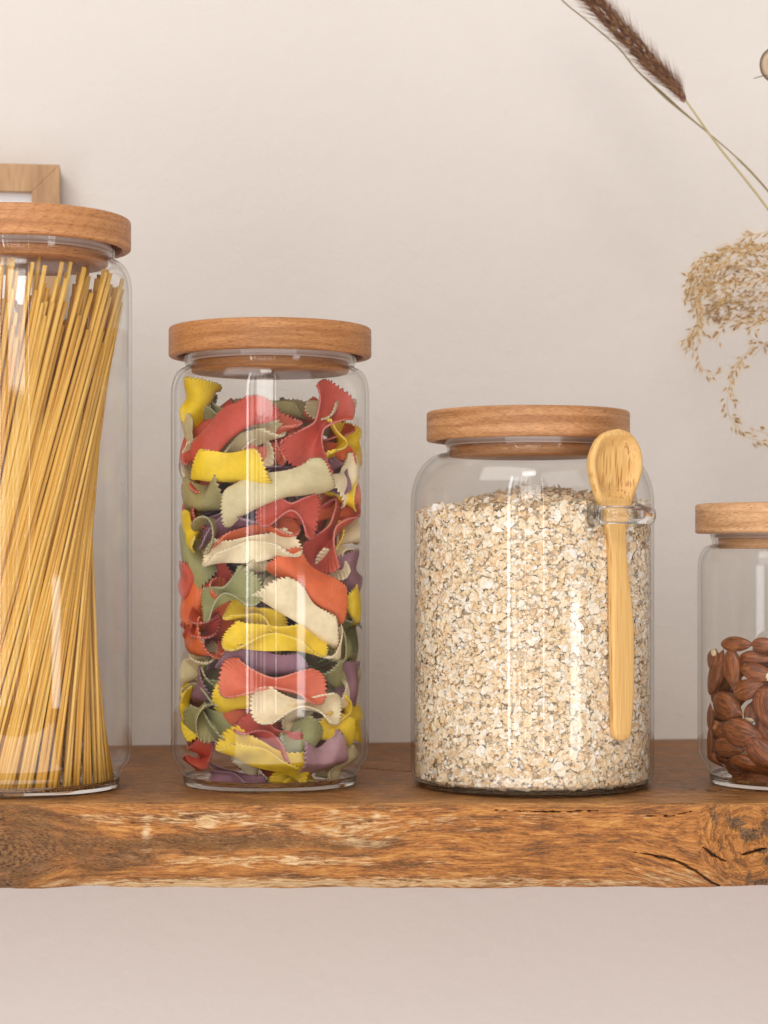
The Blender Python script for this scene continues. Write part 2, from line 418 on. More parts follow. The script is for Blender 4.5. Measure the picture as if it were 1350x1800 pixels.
# distances and sizes read off the photograph
jA, xA = make_jar(48, .982, .0513, .2656, LID[0], 'tallest glass jar filled with spaghetti, at the left end of the shelf', .0200, rot=.5)
jB, xB = make_jar(475, 1.000, .0497, .2139, LID[1], 'tall glass jar filled with coloured bow pasta, wooden lid on', .0190, rot=2.0)
jC, xC = make_jar(935, .998, .0608, .1718, LID[2], 'wide glass jar filled with rolled oats, with a glass loop on its side', .0310, base='flat', rot=3.6, lid_px=928)
jD, xD = make_jar(1402, 1.000, .0497, .1258, LID[3], 'smallest glass jar, partly filled with almonds, at the right end', .0180, rot=.15)

# ------------------------------------------------------------------ spaghetti
def spaghetti():
    m = M('dry_spaghetti')
    inf = m.n('ShaderNodeObjectInfo').outputs['Random']
    c = m.ramp(inf, [(0., (.72, .37, .052)), (.5, (.82, .47, .085)), (1., (.88, .57, .15))])
    v = m.coords('Object', (600, 600, 35)); st = m.noise(v, 1, 3, .6)
    c = m.mix(m.math('MULTIPLY', m.ramp(st, [(.35, 1.), (.6, 0.)]), .45), c, (.50, .22, .03))
    sp = m.noise(m.coords('Object', (900, 900, 500)), 1, 2)
    c = m.mix(m.math('MULTIPLY', m.ramp(sp, [(.66, 0.), (.72, 1.)]), .6), c, (.92, .74, .40))
    p = m.pbr(c, .42, m.bump(sp, .15, .0003))
    protos = []
    for k in range(7):
        L = 1.0; V = []; Fc = []; n = 8; st = 14
        wx, wy = .00106, .00082
        r = random.Random(k); bx, by = r.uniform(-.0012, .0012), r.uniform(-.0012, .0012)
        for i in range(st + 1):
            t = i / st
            for j in range(n):
                a = 2 * PI * (j + .5) / n
                cx = math.copysign(abs(math.cos(a)) ** .6, math.cos(a)); sy = math.copysign(abs(math.sin(a)) ** .6, math.sin(a))
                V.append((wx * cx + bx * math.sin(PI * t), wy * sy + by * math.sin(PI * t), t * (.222 + .0058 * k)))
        for i in range(st):
            for j in range(n): Fc.append((i * n + j, i * n + (j + 1) % n, (i + 1) * n + (j + 1) % n, (i + 1) * n + j))
        Fc.append(tuple(range(n))[::-1]); Fc.append(tuple(st * n + j for j in range(n)))
        protos.append(mesh('spaghetti_strand', V, Fc, m.m))
    used = [False] * 7
    lab = 'long dry golden spaghetti strand leaning in the tallest jar'
    shells = ((.0308, 92, 1.62), (.0296, 84, 1.60), (.0282, 88, 1.50), (.0262, 78, 1.35), (.0240, 60, 1.15))
    for si, (rw, n, tw) in enumerate(shells):
        for k in range(n):
            phi = 2 * PI * (k + random.uniform(-.3, .3)) / n
            tw_ = tw + random.gauss(0, .07)
            rm = rw + random.uniform(-.0006, .0006)
            # phi is the direction of the closest approach; front strands (phi=-90deg) rise to the right
            a0, a1 = phi - tw_ * .47, phi + tw_ * .53
            rb = rm / math.cos(tw_ * .47); rt = rm / math.cos(tw_ * .53)
            rb = min(rb, .0418); rt = min(rt, .0472)
            pb = Vector((rb * math.cos(a0), rb * math.sin(a0), .0034)); pt = Vector((rt * math.cos(a1), rt * math.sin(a1), .245))
            # keep only those that the camera side can see, plus all of the outer shell
            mid = (pb + pt) / 2
            if (si > 0 and mid.y > .004) or (si > 2 and mid.y > -.004): continue
            if xA + max(pb.x, pt.x) < -.215 and mid.y > 0: continue
            q = random.randrange(7)
            src = protos[q]
            if not used[q]: o = src; used[q] = True
            else: o = src.copy(); COL.objects.link(o)
            dr = (pt - pb).normalized()
            o.location = Vector((xA, .982, 0)) + pb
            face = math.atan2(mid.y, mid.x)
            xax = Vector((-math.sin(face), math.cos(face), 0)); 
            xax = (Matrix.Rotation(random.gauss(0, .5), 3, dr) @ (xax - dr * xax.dot(dr))).normalized()
            yax = dr.cross(xax)
            o.rotation_mode = 'QUATERNION'
            o.rotation_quaternion = Matrix((xax, yax, dr)).transposed().to_quaternion()
            tag(o, lab, 'spaghetti', 'spaghetti strands standing in the tallest jar')
    for q in range(7):
        if not used[q]: bpy.data.objects.remove(protos[q])
spaghetti()

# ------------------------------------------------------------------ bow pasta
PC = {'red': (.53, .072, .042), 'orange': (.72, .140, .040), 'yellow': (.84, .58, .020), 'green': (.30, .29, .115), 'cream': (.84, .70, .45),
      'purple': (.235, .105, .145), 'olive': (.36, .31, .13), 'tan': (.62, .52, .29), 'coral': (.68, .150, .075), 'dark green': (.13, .13, .05), 'mauve': (.42, .235, .27)}
def pasta_mat(n, c):
    m = M(n.replace(' ', '_') + '_pasta'); c = np.array(c)
    v = m.coords('Object'); a = m.noise(v, 140, 4, .6); b = m.noise(v, 1500, 3, .6); d = m.noise(v, 420, 2)
    col = m.ramp(a, [(.3, tuple(c * .85)), (.7, tuple(np.minimum(c * 1.10, .95)))])
    col = m.mix(m.math('MULTIPLY', m.ramp(b, [(.56, 0.), (.66, 1.)]), .22), col, tuple(np.minimum(c * 1.15 + .13, .95)))
    col = m.mix(m.math('MULTIPLY', m.ramp(d, [(.68, 0.), (.76, 1.)]), .3), col, tuple(c * .55))
    p = m.pbr(col, .58, m.bump(m.math('ADD', b, m.math('MULTIPLY', a, 2.)), .09, .0003))
    r = M(n.replace(' ', '_') + '_pasta_rim'); rc = np.minimum(c * .85 + .10, .92)
    r.pbr(tuple(rc), .6, r.bump(r.noise(r.coords('Object'), 1800, 2), .3, .0003))
    return m.m, r.m
PM = {k: pasta_mat(k, c) for k, c in PC.items()}

def bow_mesh(L, seed, ge=.0075, gc=.0016, D=.0135, bend=0., tw=0., skew=0., tp=.22):
    r = random.Random(seed)
    nu, nv = 49, 76; TH = .00100
    u = np.linspace(-1, 1, nu)[:, None] * np.ones((1, nv)); v = np.ones((nu, 1)) * np.linspace(-1, 1, nv)[None, :]
    teeth = r.choice([14, 15, 16, 17]); ph = r.random()
    tri = 2 * np.abs(((v * teeth / 2 + ph) % 1) - .5)        # 0..1 pinking
    ends = np.abs(u) ** 6
    Lv = L * (1 - .30 * np.abs(v) ** 2.4) + ends * .00105 * (tri - .5) * 2
    x = u * Lv
    au = np.abs(u) ** 1.5
    g1 = ge * r.uniform(.8, 1.2); g2 = ge * r.uniform(.8, 1.2)
    gap = gc + np.where(u < 0, g1, g2) * au
    Dp = D * (1 - tp * au)
    th = v * PI / 2 * (1 + .10 * np.sin(u * 2 + ph * 6))
    y = gap * np.sin(th) * (1 + .15 * np.sin(u * 3.1 + v * 2 + ph * 7))
    z = Dp * (.5 - np.cos(th) * 1.0)
    tri2 = 2 * np.abs(((u * 8.0 + ph) % 1) - .5)
    z = z + (np.abs(v) ** 20) * (.0015 * (tri2 - .5) * sstep(.15, .6, np.abs(u)))
    y = y + .0010 * np.sin(u * 2.4 + ph * 9) * np.abs(v) + skew * z * .4
    z = z + bend * x * x * 10 + .0006 * np.sin(u * 5 + ph * 20) * np.cos(v * 3)
    ang = tw * u; y, z = y * np.cos(ang) - z * np.sin(ang), y * np.sin(ang) + z * np.cos(ang)
    p = np.stack([x, y, z], -1)
    du = np.gradient(p, axis=0); dv = np.gradient(p, axis=1)
    n = np.cross(du, dv); n /= np.linalg.norm(n, axis=-1, keepdims=True) + 1e-12
    a = (p + n * TH / 2).reshape(-1, 3); b = (p - n * TH / 2).reshape(-1, 3)
    V = np.concatenate([a, b]); N = nu * nv
    i = np.arange(nu - 1)[:, None]; j = np.arange(nv - 1)[None, :]; q = i * nv + j
    f1 = np.stack([q, q + nv, q + nv + 1, q + 1], -1).reshape(-1, 4)
    f2 = f1[:, ::-1] + N
    rim = [k * nv for k in range(nu)] + [(nu - 1) * nv + k for k in range(1, nv)] + [k * nv + nv - 1 for k in range(nu - 2, -1, -1)] + [k for k in range(nv - 2, 0, -1)]
    rim = np.array(rim); r2 = np.roll(rim, -1)
    f3 = np.stack([rim, rim + N, r2 + N, r2], -1)
    mi = [0] * (len(f1) + len(f2)) + [1] * len(f3)
    return V, np.concatenate([f1, f2, f3]), mi

def soft_in(W, cx, cy, R0=.0400, R1=.0474):
    """squeeze points against the inside of the glass"""
    dx, dy = W[:, 0] - cx, W[:, 1] - cy
    r = np.hypot(dx, dy); k = R1 - R0
    rr = np.where(r > R0, R0 + k * (1 - np.exp(-(r - R0) / k)), r)
    rr = rr * (1 - .165 * (1 - sstep(.0065, .0140, W[:, 2])))
    s = rr / np.maximum(r, 1e-9)
    W[:, 0] = cx + dx * s; W[:, 1] = cy + dy * s
    return W

def band(W, cx, cy, hi, th):
    dx, dy = W[:, 0] - cx, W[:, 1] - cy
    r = np.hypot(dx, dy); h = th / 2; mid = hi - h
    s = (mid + h * np.tanh(.85 * (r - mid) / h)) / np.maximum(r, 1e-5)
    k = sstep(.006, .016, r); s = s * k + (1 - k)
    W[:, 0] = cx + dx * s; W[:, 1] = cy + dy * s
    return W

GP = 'bow pasta pieces in the second jar'
def pasta(px, py, Lpx, ang, roll, color, label, lay=0, yaw=None, tilt=0, ge=None, gc=None, D=.0135, bend=0., tw=0., skew=0., seed=None):
    """px,py centre in the photo; Lpx length; ang in-plane angle; roll 0 = mouth to the viewer, 90 = mouth up, 180 = back to the viewer"""
    back = roll >= 100
    if back: ge, gc = .0046, .0060
    if ge is None: ge = .0078
    if gc is None: gc = .0018
    D *= .86
    rho = .0345 - .0160 * lay
    d = 1.0 - rho
    for _ in range(3):
        X = (px - 675) * d / F - xB
        d = 1.0 - math.sqrt(max(rho * rho - X * X, .006 ** 2))
    c = P(px, py, d)
    X = c.x - xB
    phi = math.asin(max(-1, min(1, X / max(rho, .03))))
    if yaw is None: yaw = math.degrees(phi) * .75 * abs(math.cos(math.radians(ang)))
    L = Lpx / 2 * d / F
    V, Fc, mi = bow_mesh(L, seed if seed is not None else int(px * 7 + py), ge, gc, D, bend, tw, skew, .42 if back else .20)
    R = Matrix.Rotation(math.radians(yaw), 3, 'Z') @ Matrix.Rotation(math.radians(-ang), 3, 'Y') @ Matrix.Rotation(math.radians(90 - roll), 3, 'X') @ Matrix.Rotation(math.radians(tilt), 3, 'Y')
    W = V @ np.array(R).T + np.array(c)
    W0 = W.copy(); W = band(W, xB, 1.0, .0474 - .021 * min(lay, 1.2), .0125); kk = 1 - float(sstep(.016, .032, abs(X))); W = W0 + (W - W0) * kk
    W = soft_in(W, xB, 1.0)
    W[:, 2] = np.maximum(W[:, 2], .0036 + (V[:, 2] - V[:, 2].min()) * .04)
    W[:, 2] = np.minimum(W[:, 2], .2060)
    o = mesh('bow_pasta', W - np.array(c), Fc, mats=list(PM[color]), mi=mi, loc=c)
    tag(o, label, 'pasta', GP)
    return o

PL = [
 # px, py, L, angle, roll, colour, label, opts
 (348, 708, 88, 62, 115, 'yellow', 'yellow pasta piece standing on end at the top left of the pasta pile', dict(ge=.006, D=.011)),
 (378, 730, 120, -12, 70, 'green', 'green pasta piece lying behind the top red one, pointing down to the right', dict(lay=.7)),
 (343, 762, 74, -40, 110, 'tan', 'tan green pasta piece wedged at the left glass under the top yellow one', dict(lay=.6)),
 (404, 757, 186, 35, 150, 'red', 'long red pasta piece slanting up to the right at the top of the pile', dict(D=.013, ge=.0068, gc=.0035, tw=.35)),
 (474, 716, 172, -6, 80, 'olive', 'flat olive pasta piece lying highest in the middle of the pile', dict(lay=1.4, D=.008)),
 (588, 716, 124, 12, 85, 'tan', 'pale green pasta piece lying behind the two lobed red one at the top right', dict(lay=1.7, D=.010)),
 (562, 752, 168, 58, 10, 'red', 'large red two lobed pasta piece standing open at the top right', dict(ge=.0105, gc=.0030, D=.010)),
 (434, 772, 130, 22, 55, 'tan', 'olive cream pasta piece just under the long red one', dict(lay=.5, ge=.006)),
 (492, 770, 84, 62, 40, 'coral', 'curled pink red pasta piece between the top red and the two lobed red one', dict(lay=.7, ge=.008)),
 (462, 802, 90, 12, 100, 'coral', 'small coral pasta piece peeping out above the smooth yellow one', dict(lay=.9)),
 (405, 826, 164, -3, 128, 'yellow', 'smooth yellow pasta piece lying across the upper left of the pile', dict(D=.0150, ge=.006, bend=-.15)),
 (498, 838, 110, -42, 50, 'purple', 'purple pasta piece slanting down beside the smooth yellow one', dict(lay=.8)),
 (600, 826, 92, 18, 25, 'purple', 'purple pasta piece at the right glass under the two lobed red one', dict(lay=.3, ge=.008)),
 (613, 778, 74, 84, 0, 'yellow', 'yellow curled ring of pasta at the right glass near the top', dict(lay=.2, ge=.013, gc=.009, D=.014, yaw=55)),
 (588, 768, 66, 75, 10, 'red', 'small red curl inside the yellow ring at the upper right', dict(lay=.8, ge=.008, yaw=40)),
 (325, 806, 76, 80, 60, 'cream', 'cream pasta piece pressed on the left glass beside the smooth yellow one', dict(lay=.2)),
 (352, 854, 84, 2, 70, 'coral', 'red tip of pasta under the left end of the smooth yellow one', dict(lay=.8, D=.009)),
 (366, 876, 112, 5, 140, 'olive', 'rolled olive pasta piece at the left glass in the upper half', dict(D=.0135, ge=.006, gc=.004)),
 (486, 862, 218, 21, 150, 'tan', 'longest tan green pasta piece slanting up to the right', dict(D=.0125, ge=.0065, gc=.004)),
 (612, 846, 84, 50, 150, 'cream', 'cream pasta piece half hidden at the right glass below the purple one', dict(lay=.7)),
 (508, 899, 104, -12, 22, 'red', 'red pasta piece opening like a mouth in the middle of the pile', dict(ge=.0085, D=.012)),
 (566, 902, 96, 60, 60, 'red', 'dark red pasta piece standing behind the red mouth shaped one', dict(lay=.9)),
 (400, 921, 142, 20, 45, 'purple', 'purple pasta piece under the rolled olive one', dict(lay=.25, ge=.006)),
 (338, 934, 72, -60, 110, 'yellow', 'small yellow pasta piece at the left glass beside the purple one', dict(lay=.6)),
 (352, 912, 70, 0, 120, 'red', 'small red pasta tip above the left purple piece', dict(lay=1.)),
 (588, 935, 156, 52, 35, 'red', 'red pasta piece standing steep at the right glass, folded to a point', dict(ge=.0075, D=.014)),
 (440, 938, 170, 8, 70, 'orange', 'orange pasta piece showing as a thin rim above the serrated cream one', dict(lay=.35, D=.010)),
 (438, 966, 178, 6, 62, 'cream', 'serrated cream pasta piece lying open upward in the middle left', dict(ge=.0060, D=.0145, gc=.0022)),
 (334, 978, 122, -66, 165, 'green', 'green pasta piece hanging down along the left glass', dict(D=.012, ge=.0075)),
 (466, 990, 74, -3, 70, 'tan', 'narrow tan pasta edge right under the serrated cream piece', dict(lay=.4, D=.009)),
 (546, 1031, 176, -36, 140, 'orange', 'smooth orange pasta piece slanting down to the right', dict(D=.0145, ge=.0085, gc=.005)),
 (594, 976, 84, 32, 40, 'cream', 'crumpled cream pasta piece under the steep red one', dict(lay=.6, ge=.007)),
 (615, 1010, 78, -66, 150, 'purple', 'purple pasta piece curled at the right glass beside the smooth orange one', dict(lay=.3)),
 (402, 1047, 122, 22, 28, 'green', 'green pasta piece opening to the left beside the striped highlight', dict(ge=.0082, D=.012)),
 (385, 1016, 112, 8, 120, 'red', 'dark red pasta piece behind the open green one', dict(lay=.8)),
 (482, 1010, 90, 32, 70, 'green', 'thin green pasta edge running up to the serrated cream piece', dict(lay=.9)),
 (348, 1052, 96, 65, 140, 'orange', 'rust orange pasta piece at the left glass beside the open green one', dict(lay=.3)),
 (352, 1083, 112, 6, 60, 'red', 'red pasta piece at the left glass below the open green one', dict(lay=.3, D=.010)),
 (450, 1085, 108, -22, 45, 'yellow', 'small yellow pasta piece tucked above the big open yellow one', dict(lay=.3, ge=.006)),
 (531, 1077, 174, -33, 118, 'cream', 'large cream pasta piece slanting down below the smooth orange one', dict(D=.015, ge=.006)),
 (622, 1064, 64, -50, 120, 'yellow', 'yellow pasta corner at the right glass beside the orange tip', dict(lay=.4)),
 (620, 1100, 62, 40, 20, 'dark green', 'dark green hollow pasta piece at the right glass in the lower half', dict(lay=.3, ge=.009, yaw=45)),
 (485, 1124, 184, -3, 52, 'yellow', 'big open yellow pasta piece in the middle of the jar', dict(ge=.0070, D=.0145, gc=.0025)),
 (352, 1106, 104, 4, 55, 'red', 'thin red pasta rim above the orange roll at the left glass', dict(lay=.35, D=.010)),
 (352, 1130, 108, 1, 150, 'orange', 'orange rolled pasta piece at the left glass beside the big open yellow one', dict(D=.0145, ge=.007, gc=.005)),
 (600, 1142, 100, -14, 150, 'green', 'green saddle shaped pasta piece at the right glass', dict(D=.012, ge=.0075)),
 (466, 1166, 176, -4, 110, 'purple', 'wide purple pasta piece right under the big open yellow one', dict(D=.0135, lay=.4, ge=.006)),
 (590, 1186, 104, -14, 100, 'green', 'green pasta piece with a serrated end under the green saddle', dict(D=.013)),
 (480, 1203, 188, -8, 22, 'coral', 'coral pasta piece open at both ends below the wide purple one', dict(ge=.0078, gc=.0022, D=.012)),
 (343, 1168, 92, 28, 60, 'tan', 'thin olive pasta rim at the left glass below the orange roll', dict(lay=.3)),
 (372, 1182, 66, -22, 100, 'olive', 'small olive pasta tip behind the left end of the coral one', dict(lay=.5)),
 (356, 1214, 92, 14, 150, 'purple', 'purple rolled pasta piece at the left glass beside the yellow roll', dict(lay=.1, D=.014, ge=.009, gc=.005)),
 (420, 1228, 92, 0, 150, 'yellow', 'yellow pasta roll showing between the coral and the fish shaped cream one', dict(lay=.35, ge=.007, gc=.005)),
 (526, 1241, 166, -6, 14, 'cream', 'fish shaped cream pasta piece pinched near its right end', dict(ge=.0078, gc=.0014, D=.012)),
 (604, 1222, 88, 4, 120, 'cream', 'cream roll of pasta at the right glass above the yellow ring', dict(lay=.3)),
 (624, 1262, 66, 70, 10, 'yellow', 'dull yellow ring of pasta at the right glass near the bottom', dict(lay=.3, ge=.010, gc=.007, yaw=60)),
 (432, 1262, 120, -3, 120, 'orange', 'rust orange pasta piece behind the left end of the fish shaped cream one', dict(lay=.7)),
 (582, 1283, 94, -22, 120, 'yellow', 'yellow pasta piece with a jagged end near the bottom right', dict(D=.013, ge=.0065)),
 (366, 1272, 122, -8, 75, 'green', 'pale green pasta cup at the left glass near the bottom', dict(D=.0165, ge=.0075)),
 (474, 1296, 122, -30, 45, 'red', 'red pasta piece slanting down under the fish shaped cream one', dict(ge=.0065, lay=.2)),
 (522, 1270, 60, 0, 0, 'cream', 'small hollow cream pasta end under the fish shaped one', dict(lay=.5, ge=.008, yaw=70)),
 (528, 1303, 84, 30, 130, 'green', 'pale green pasta piece between the red and the jagged yellow one', dict(lay=.3)),
 (346, 1326, 86, 8, 25, 'red', 'red cup shaped pasta piece at the bottom left glass', dict(ge=.009, D=.012)),
 (470, 1331, 180, -20, 60, 'yellow', 'long yellow pasta piece slanting down at the bottom of the jar', dict(ge=.006, D=.0145)),
 (566, 1336, 96, 14, 150, 'mauve', 'light mauve pasta piece at the bottom right', dict(D=.014, ge=.008, gc=.006)),
 (402, 1376, 130, -4, 78, 'purple', 'purple pasta piece lying lowest on the glass bottom', dict(lay=.1, D=.013)),
 (528, 1379, 100, -6, 80, 'yellow', 'yellow pasta tip lying on the glass bottom', dict(lay=.4, D=.010)),
 (604, 1352, 72, 40, 130, 'tan', 'tan pasta corner at the bottom right glass', dict(lay=.4)),
 (320, 1236, 66, 80, 60, 'yellow', 'thin yellow pasta rim at the left glass above the pale green cup', dict(lay=.1, D=.009)),
 (620, 1200, 76, 80, 130, 'purple', 'purple pasta edge at the right glass behind the serrated green one', dict(lay=.7)),
 (330, 1020, 60, 70, 120, 'red', 'red pasta corner at the left glass below the hanging green one', dict(lay=.5)),
 (545, 1320, 84, 10, 90, 'red', 'dark red pasta piece deep between the pale green and the mauve one', dict(lay=1.)),
]
for it in PL:
    pasta(*it[:7], **it[7])
cols = ['red', 'green', 'yellow', 'purple', 'cream', 'orange', 'olive']
for k in range(84):                                # the inner ones that close the gaps
    col = cols[k % 7]
    a = random.uniform(0, 2 * PI); a = random.uniform(-.5, PI + .5) if k % 2 else a; rr = random.uniform(0, .018) if k % 2 == 0 else random.uniform(.026, .036)
    X = rr * math.cos(a); Yc = 1.0 + rr * math.sin(a)
    z = .014 + (k + .5) / 84 * .172
    V, Fc, mi = bow_mesh(.0245, 900 + k)
    R = Matrix.Rotation(random.uniform(0, PI), 3, 'Z') @ Matrix.Rotation(random.gauss(0, .35), 3, 'Y') @ Matrix.Rotation(random.uniform(0, 2 * PI), 3, 'X')
    c = np.array((xB + X, Yc, z))
    W = V @ np.array(R).T + c
    if k % 2 == 0 : W = band(W, xB, 1.0, .0300, .022)
    W = soft_in(W, xB, 1.0, .038, .0470); W[:, 2] = np.maximum(W[:, 2], .0036 + (V[:, 2] - V[:, 2].min()) * .04)
    o = mesh('bow_pasta', W - c, Fc, mats=list(PM[col]), mi=mi, loc=c)
    tag(o, f'{col} pasta piece buried behind the outer ones in the second jar', 'pasta', GP)

# ------------------------------------------------------------------ oats
def oats():
    m = M('rolled_oats')
    att = m.n('ShaderNodeAttribute', attribute_name='tone').outputs['Fac']
    c = m.ramp(att, [(0., (.74, .47, .22)), (.12, (.84, .59, .32)), (.35, (.93, .71, .43)), (.6, (.96, .80, .57)), (.82, (.97, .88, .73)), (1., (.97, .94, .89))])
    v = m.coords('Object'); n1 = m.noise(v, 900, 4, .65); n2 = m.noise(v, 3000, 2)
    c = m.mix(m.math('MULTIPLY', m.ramp(n1, [(.48, 0.), (.66, 1.)]), .6), c, (.95, .91, .84))
    c = m.mix(m.math('MULTIPLY', m.ramp(n1, [(.3, 1.), (.42, 0.)]), .35), c, (.66, .46, .26))
    m.pbr(c, .75, m.bump(m.math('ADD', n1, m.math('MULTIPLY', n2, .4)), .45, .0005))
    R = .0590; cx, cy = xC, .998
    def top_z(x, y):
        r = np.hypot(x, y)
        return .1375 + .0110 * np.exp(-(r / .040) ** 2) + .0025 * x / .06 - .001 + .0015 * fbm(x * 80 + 9, y * 80, 3, 2)
    N1, N2 = 26000, 9000
    # on the cylinder (front more densely) and on the mound
    th = np.concatenate([rng.uniform(-PI, 0, int(N1 * .8)), rng.uniform(0, PI, N1 - int(N1 * .8))])
    dep = rng.exponential(.0009, N1); rr = R - .0003 - np.minimum(dep, .006)
    x = rr * np.cos(th); y = rr * np.sin(th)
    tz = top_z(x, y); z = .0035 + rng.uniform(0, 1, N1) * (tz - .0035)
    nr = np.stack([np.cos(th), np.sin(th), np.zeros(N1)], -1)
    r2 = R * np.sqrt(rng.uniform(0, 1, N2)) * .985; t2 = rng.uniform(0, 2 * PI, N2)
    x2, y2 = r2 * np.cos(t2), r2 * np.sin(t2); z2 = top_z(x2, y2) - rng.exponential(.0010, N2) + .0008
    Pp = np.concatenate([np.stack([x, y, z], -1), np.stack([x2, y2, z2], -1)])
    Nn = np.concatenate([nr, np.tile([0, 0, 1.], (N2, 1))])
    N = N1 + N2
    sp = np.where(np.arange(N) < N1, .50, .45)[:, None]
    Nn = Nn + rng.normal(0, 1, (N, 3)) * sp; Nn /= np.linalg.norm(Nn, axis=1, keepdims=True)
    ref = rng.normal(0, 1, (N, 3)); T = np.cross(Nn, ref); T /= np.linalg.norm(T, axis=1, keepdims=True); B = np.cross(Nn, T)
    K = 9
    size = np.clip(rng.lognormal(math.log(.00120), .46, N), .0005, .0034)
    asp = rng.uniform(.5, 1., N); curl = rng.normal(0, .45, N); curl2 = rng.normal(0, .30, N)
    verts = np.zeros((N, K * 2 + 1, 3))
    verts[:, 0] = Pp
    split = rng.uniform(0, 1, N) < .35
    for ring, fr in ((0, .55), (1, 1.)):
        for k in range(K):
            a = 2 * PI * k / K
            rad = fr * (1 + rng.normal(0, .13, N))
            if k == 0: rad = np.where(split, rad * .45, rad)
            uu = size * rad * math.cos(a); vv = size * asp * rad * math.sin(a)
            hh = (curl * uu * uu + curl2 * vv * uu) / size + rng.normal(0, .05, N) * size * fr
            verts[:, 1 + ring * K + k] = Pp + T * uu[:, None] + B * vv[:, None] + Nn * hh[:, None]
    r = np.hypot(verts[..., 0], verts[..., 1]); k = .0006; R0 = R - k
    rc = np.where(r > R0, R0 + k * (1 - np.exp(-(r - R0) / k)), r); s = rc / np.maximum(r, 1e-9)
    verts[..., 0] *= s; verts[..., 1] *= s
    rb = np.hypot(verts[..., 0], verts[..., 1])
    zmin = .0026 + .0028 * np.clip((rb - .054) / .005, 0, 1) ** 2
    verts[..., 2] = np.maximum(verts[..., 2], zmin)
    base = (np.arange(N) * (2 * K + 1))[:, None, None]
    loc = []
    for k in range(K):
        k2 = (k + 1) % K
        loc.append((0, 1 + k, 1 + k2)); loc.append((1 + k, 1 + K + k, 1 + K + k2)); loc.append((1 + k, 1 + K + k2, 1 + k2))
    Fc = (base + np.array(loc)[None]).reshape(-1, 3)
    V = verts.reshape(-1, 3)
    tone = np.repeat(np.clip(rng.beta(1.1, 1.1, N), 0, 1), 2 * K + 1)
    # the packed mass behind the outer flakes
    cv = []; seg = 96; rows = []
    prof = [(0, .0032), (.053, .0032), (.0555, .0060)] + [(.0562, .0085 + i * .006) for i in range(1, 22)]
    prof = [p for p in prof if p[1] < .1335]
    off = len(V); n0 = len(prof)
    for kk in range(seg):
        a = 2 * PI * kk / seg
        for (pr_, pz) in prof: cv.append((pr_ * math.cos(a), pr_ * math.sin(a), pz))
        for q in range(8):
            pr_ = .0555 * (1 - q / 7); xx, yy = pr_ * math.cos(a), pr_ * math.sin(a)
            cv.append((xx, yy, float(top_z(np.array([xx]), np.array([yy]))[0]) - .002))
    n1_ = n0 + 8; cf = []
    for kk in range(seg):
        k2 = (kk + 1) % seg
        for i in range(n1_ - 1): cf.append((off + kk * n1_ + i, off + k2 * n1_ + i, off + k2 * n1_ + i + 1, off + kk * n1_ + i + 1))
    allV = V.tolist() + cv
    me = bpy.data.meshes.new('rolled_oats'); me.from_pydata(allV, [], Fc.tolist() + cf)
    at = me.attributes.new('tone', 'FLOAT', 'POINT'); at.data.foreach_set('value', np.concatenate([tone, np.full(len(cv), .75)]).astype(np.float32))
    me.materials.append(m.m); me.update()
    o = bpy.data.objects.new('rolled_oats', me); COL.objects.link(o); o.location = (cx, cy, 0)
    tag(o, 'pale rolled oat flakes filling the wide glass jar to a mound', 'oats', kind='stuff')
oats()

# ------------------------------------------------------------------ glass loop on the oat jar, and the spoon
PHI = math.radians(40)
RC = .0608
nC = Vector((math.sin(PHI), -math.cos(PHI), 0)); tC = Vector((math.cos(PHI), math.sin(PHI), 0))
def loop():
    V = []; Fc = []; n = 36; mth = 14
    zc_ = P(1090, 906, .955).z
    for i in range(n + 1):
        a = math.radians(-14 + 208 * i / n)
        rx, rn_ = .0162, .0135
        c = nC * (RC - .0006 + rn_ * math.sin(a)) + tC * (rx * math.cos(a)) + Vector((0, 0, zc_))
        rad = (nC * math.sin(a) + tC * math.cos(a)).normalized()
        fl = 1 + .5 * (abs(i / n - .5) * 2) ** 6
        for j in range(mth):
            b = 2 * PI * j / mth
            V.append(c + rad * (.0024 * fl * math.cos(b)) + Vector((0, 0, .0043 * fl * math.sin(b))))
    for i in range(n):
        for j in range(mth): Fc.append((i * mth + j, i * mth + (j + 1) % mth, (i + 1) * mth + (j + 1) % mth, (i + 1) * mth + j))
    Fc.append(tuple(range(mth))); Fc.append(tuple(n * mth + j for j in range(mth))[::-1])
    o = mesh('spoon_loop', V, Fc, GLASS2, jC); o['label'] = 'small clear glass loop fused to the jar side'
loop()

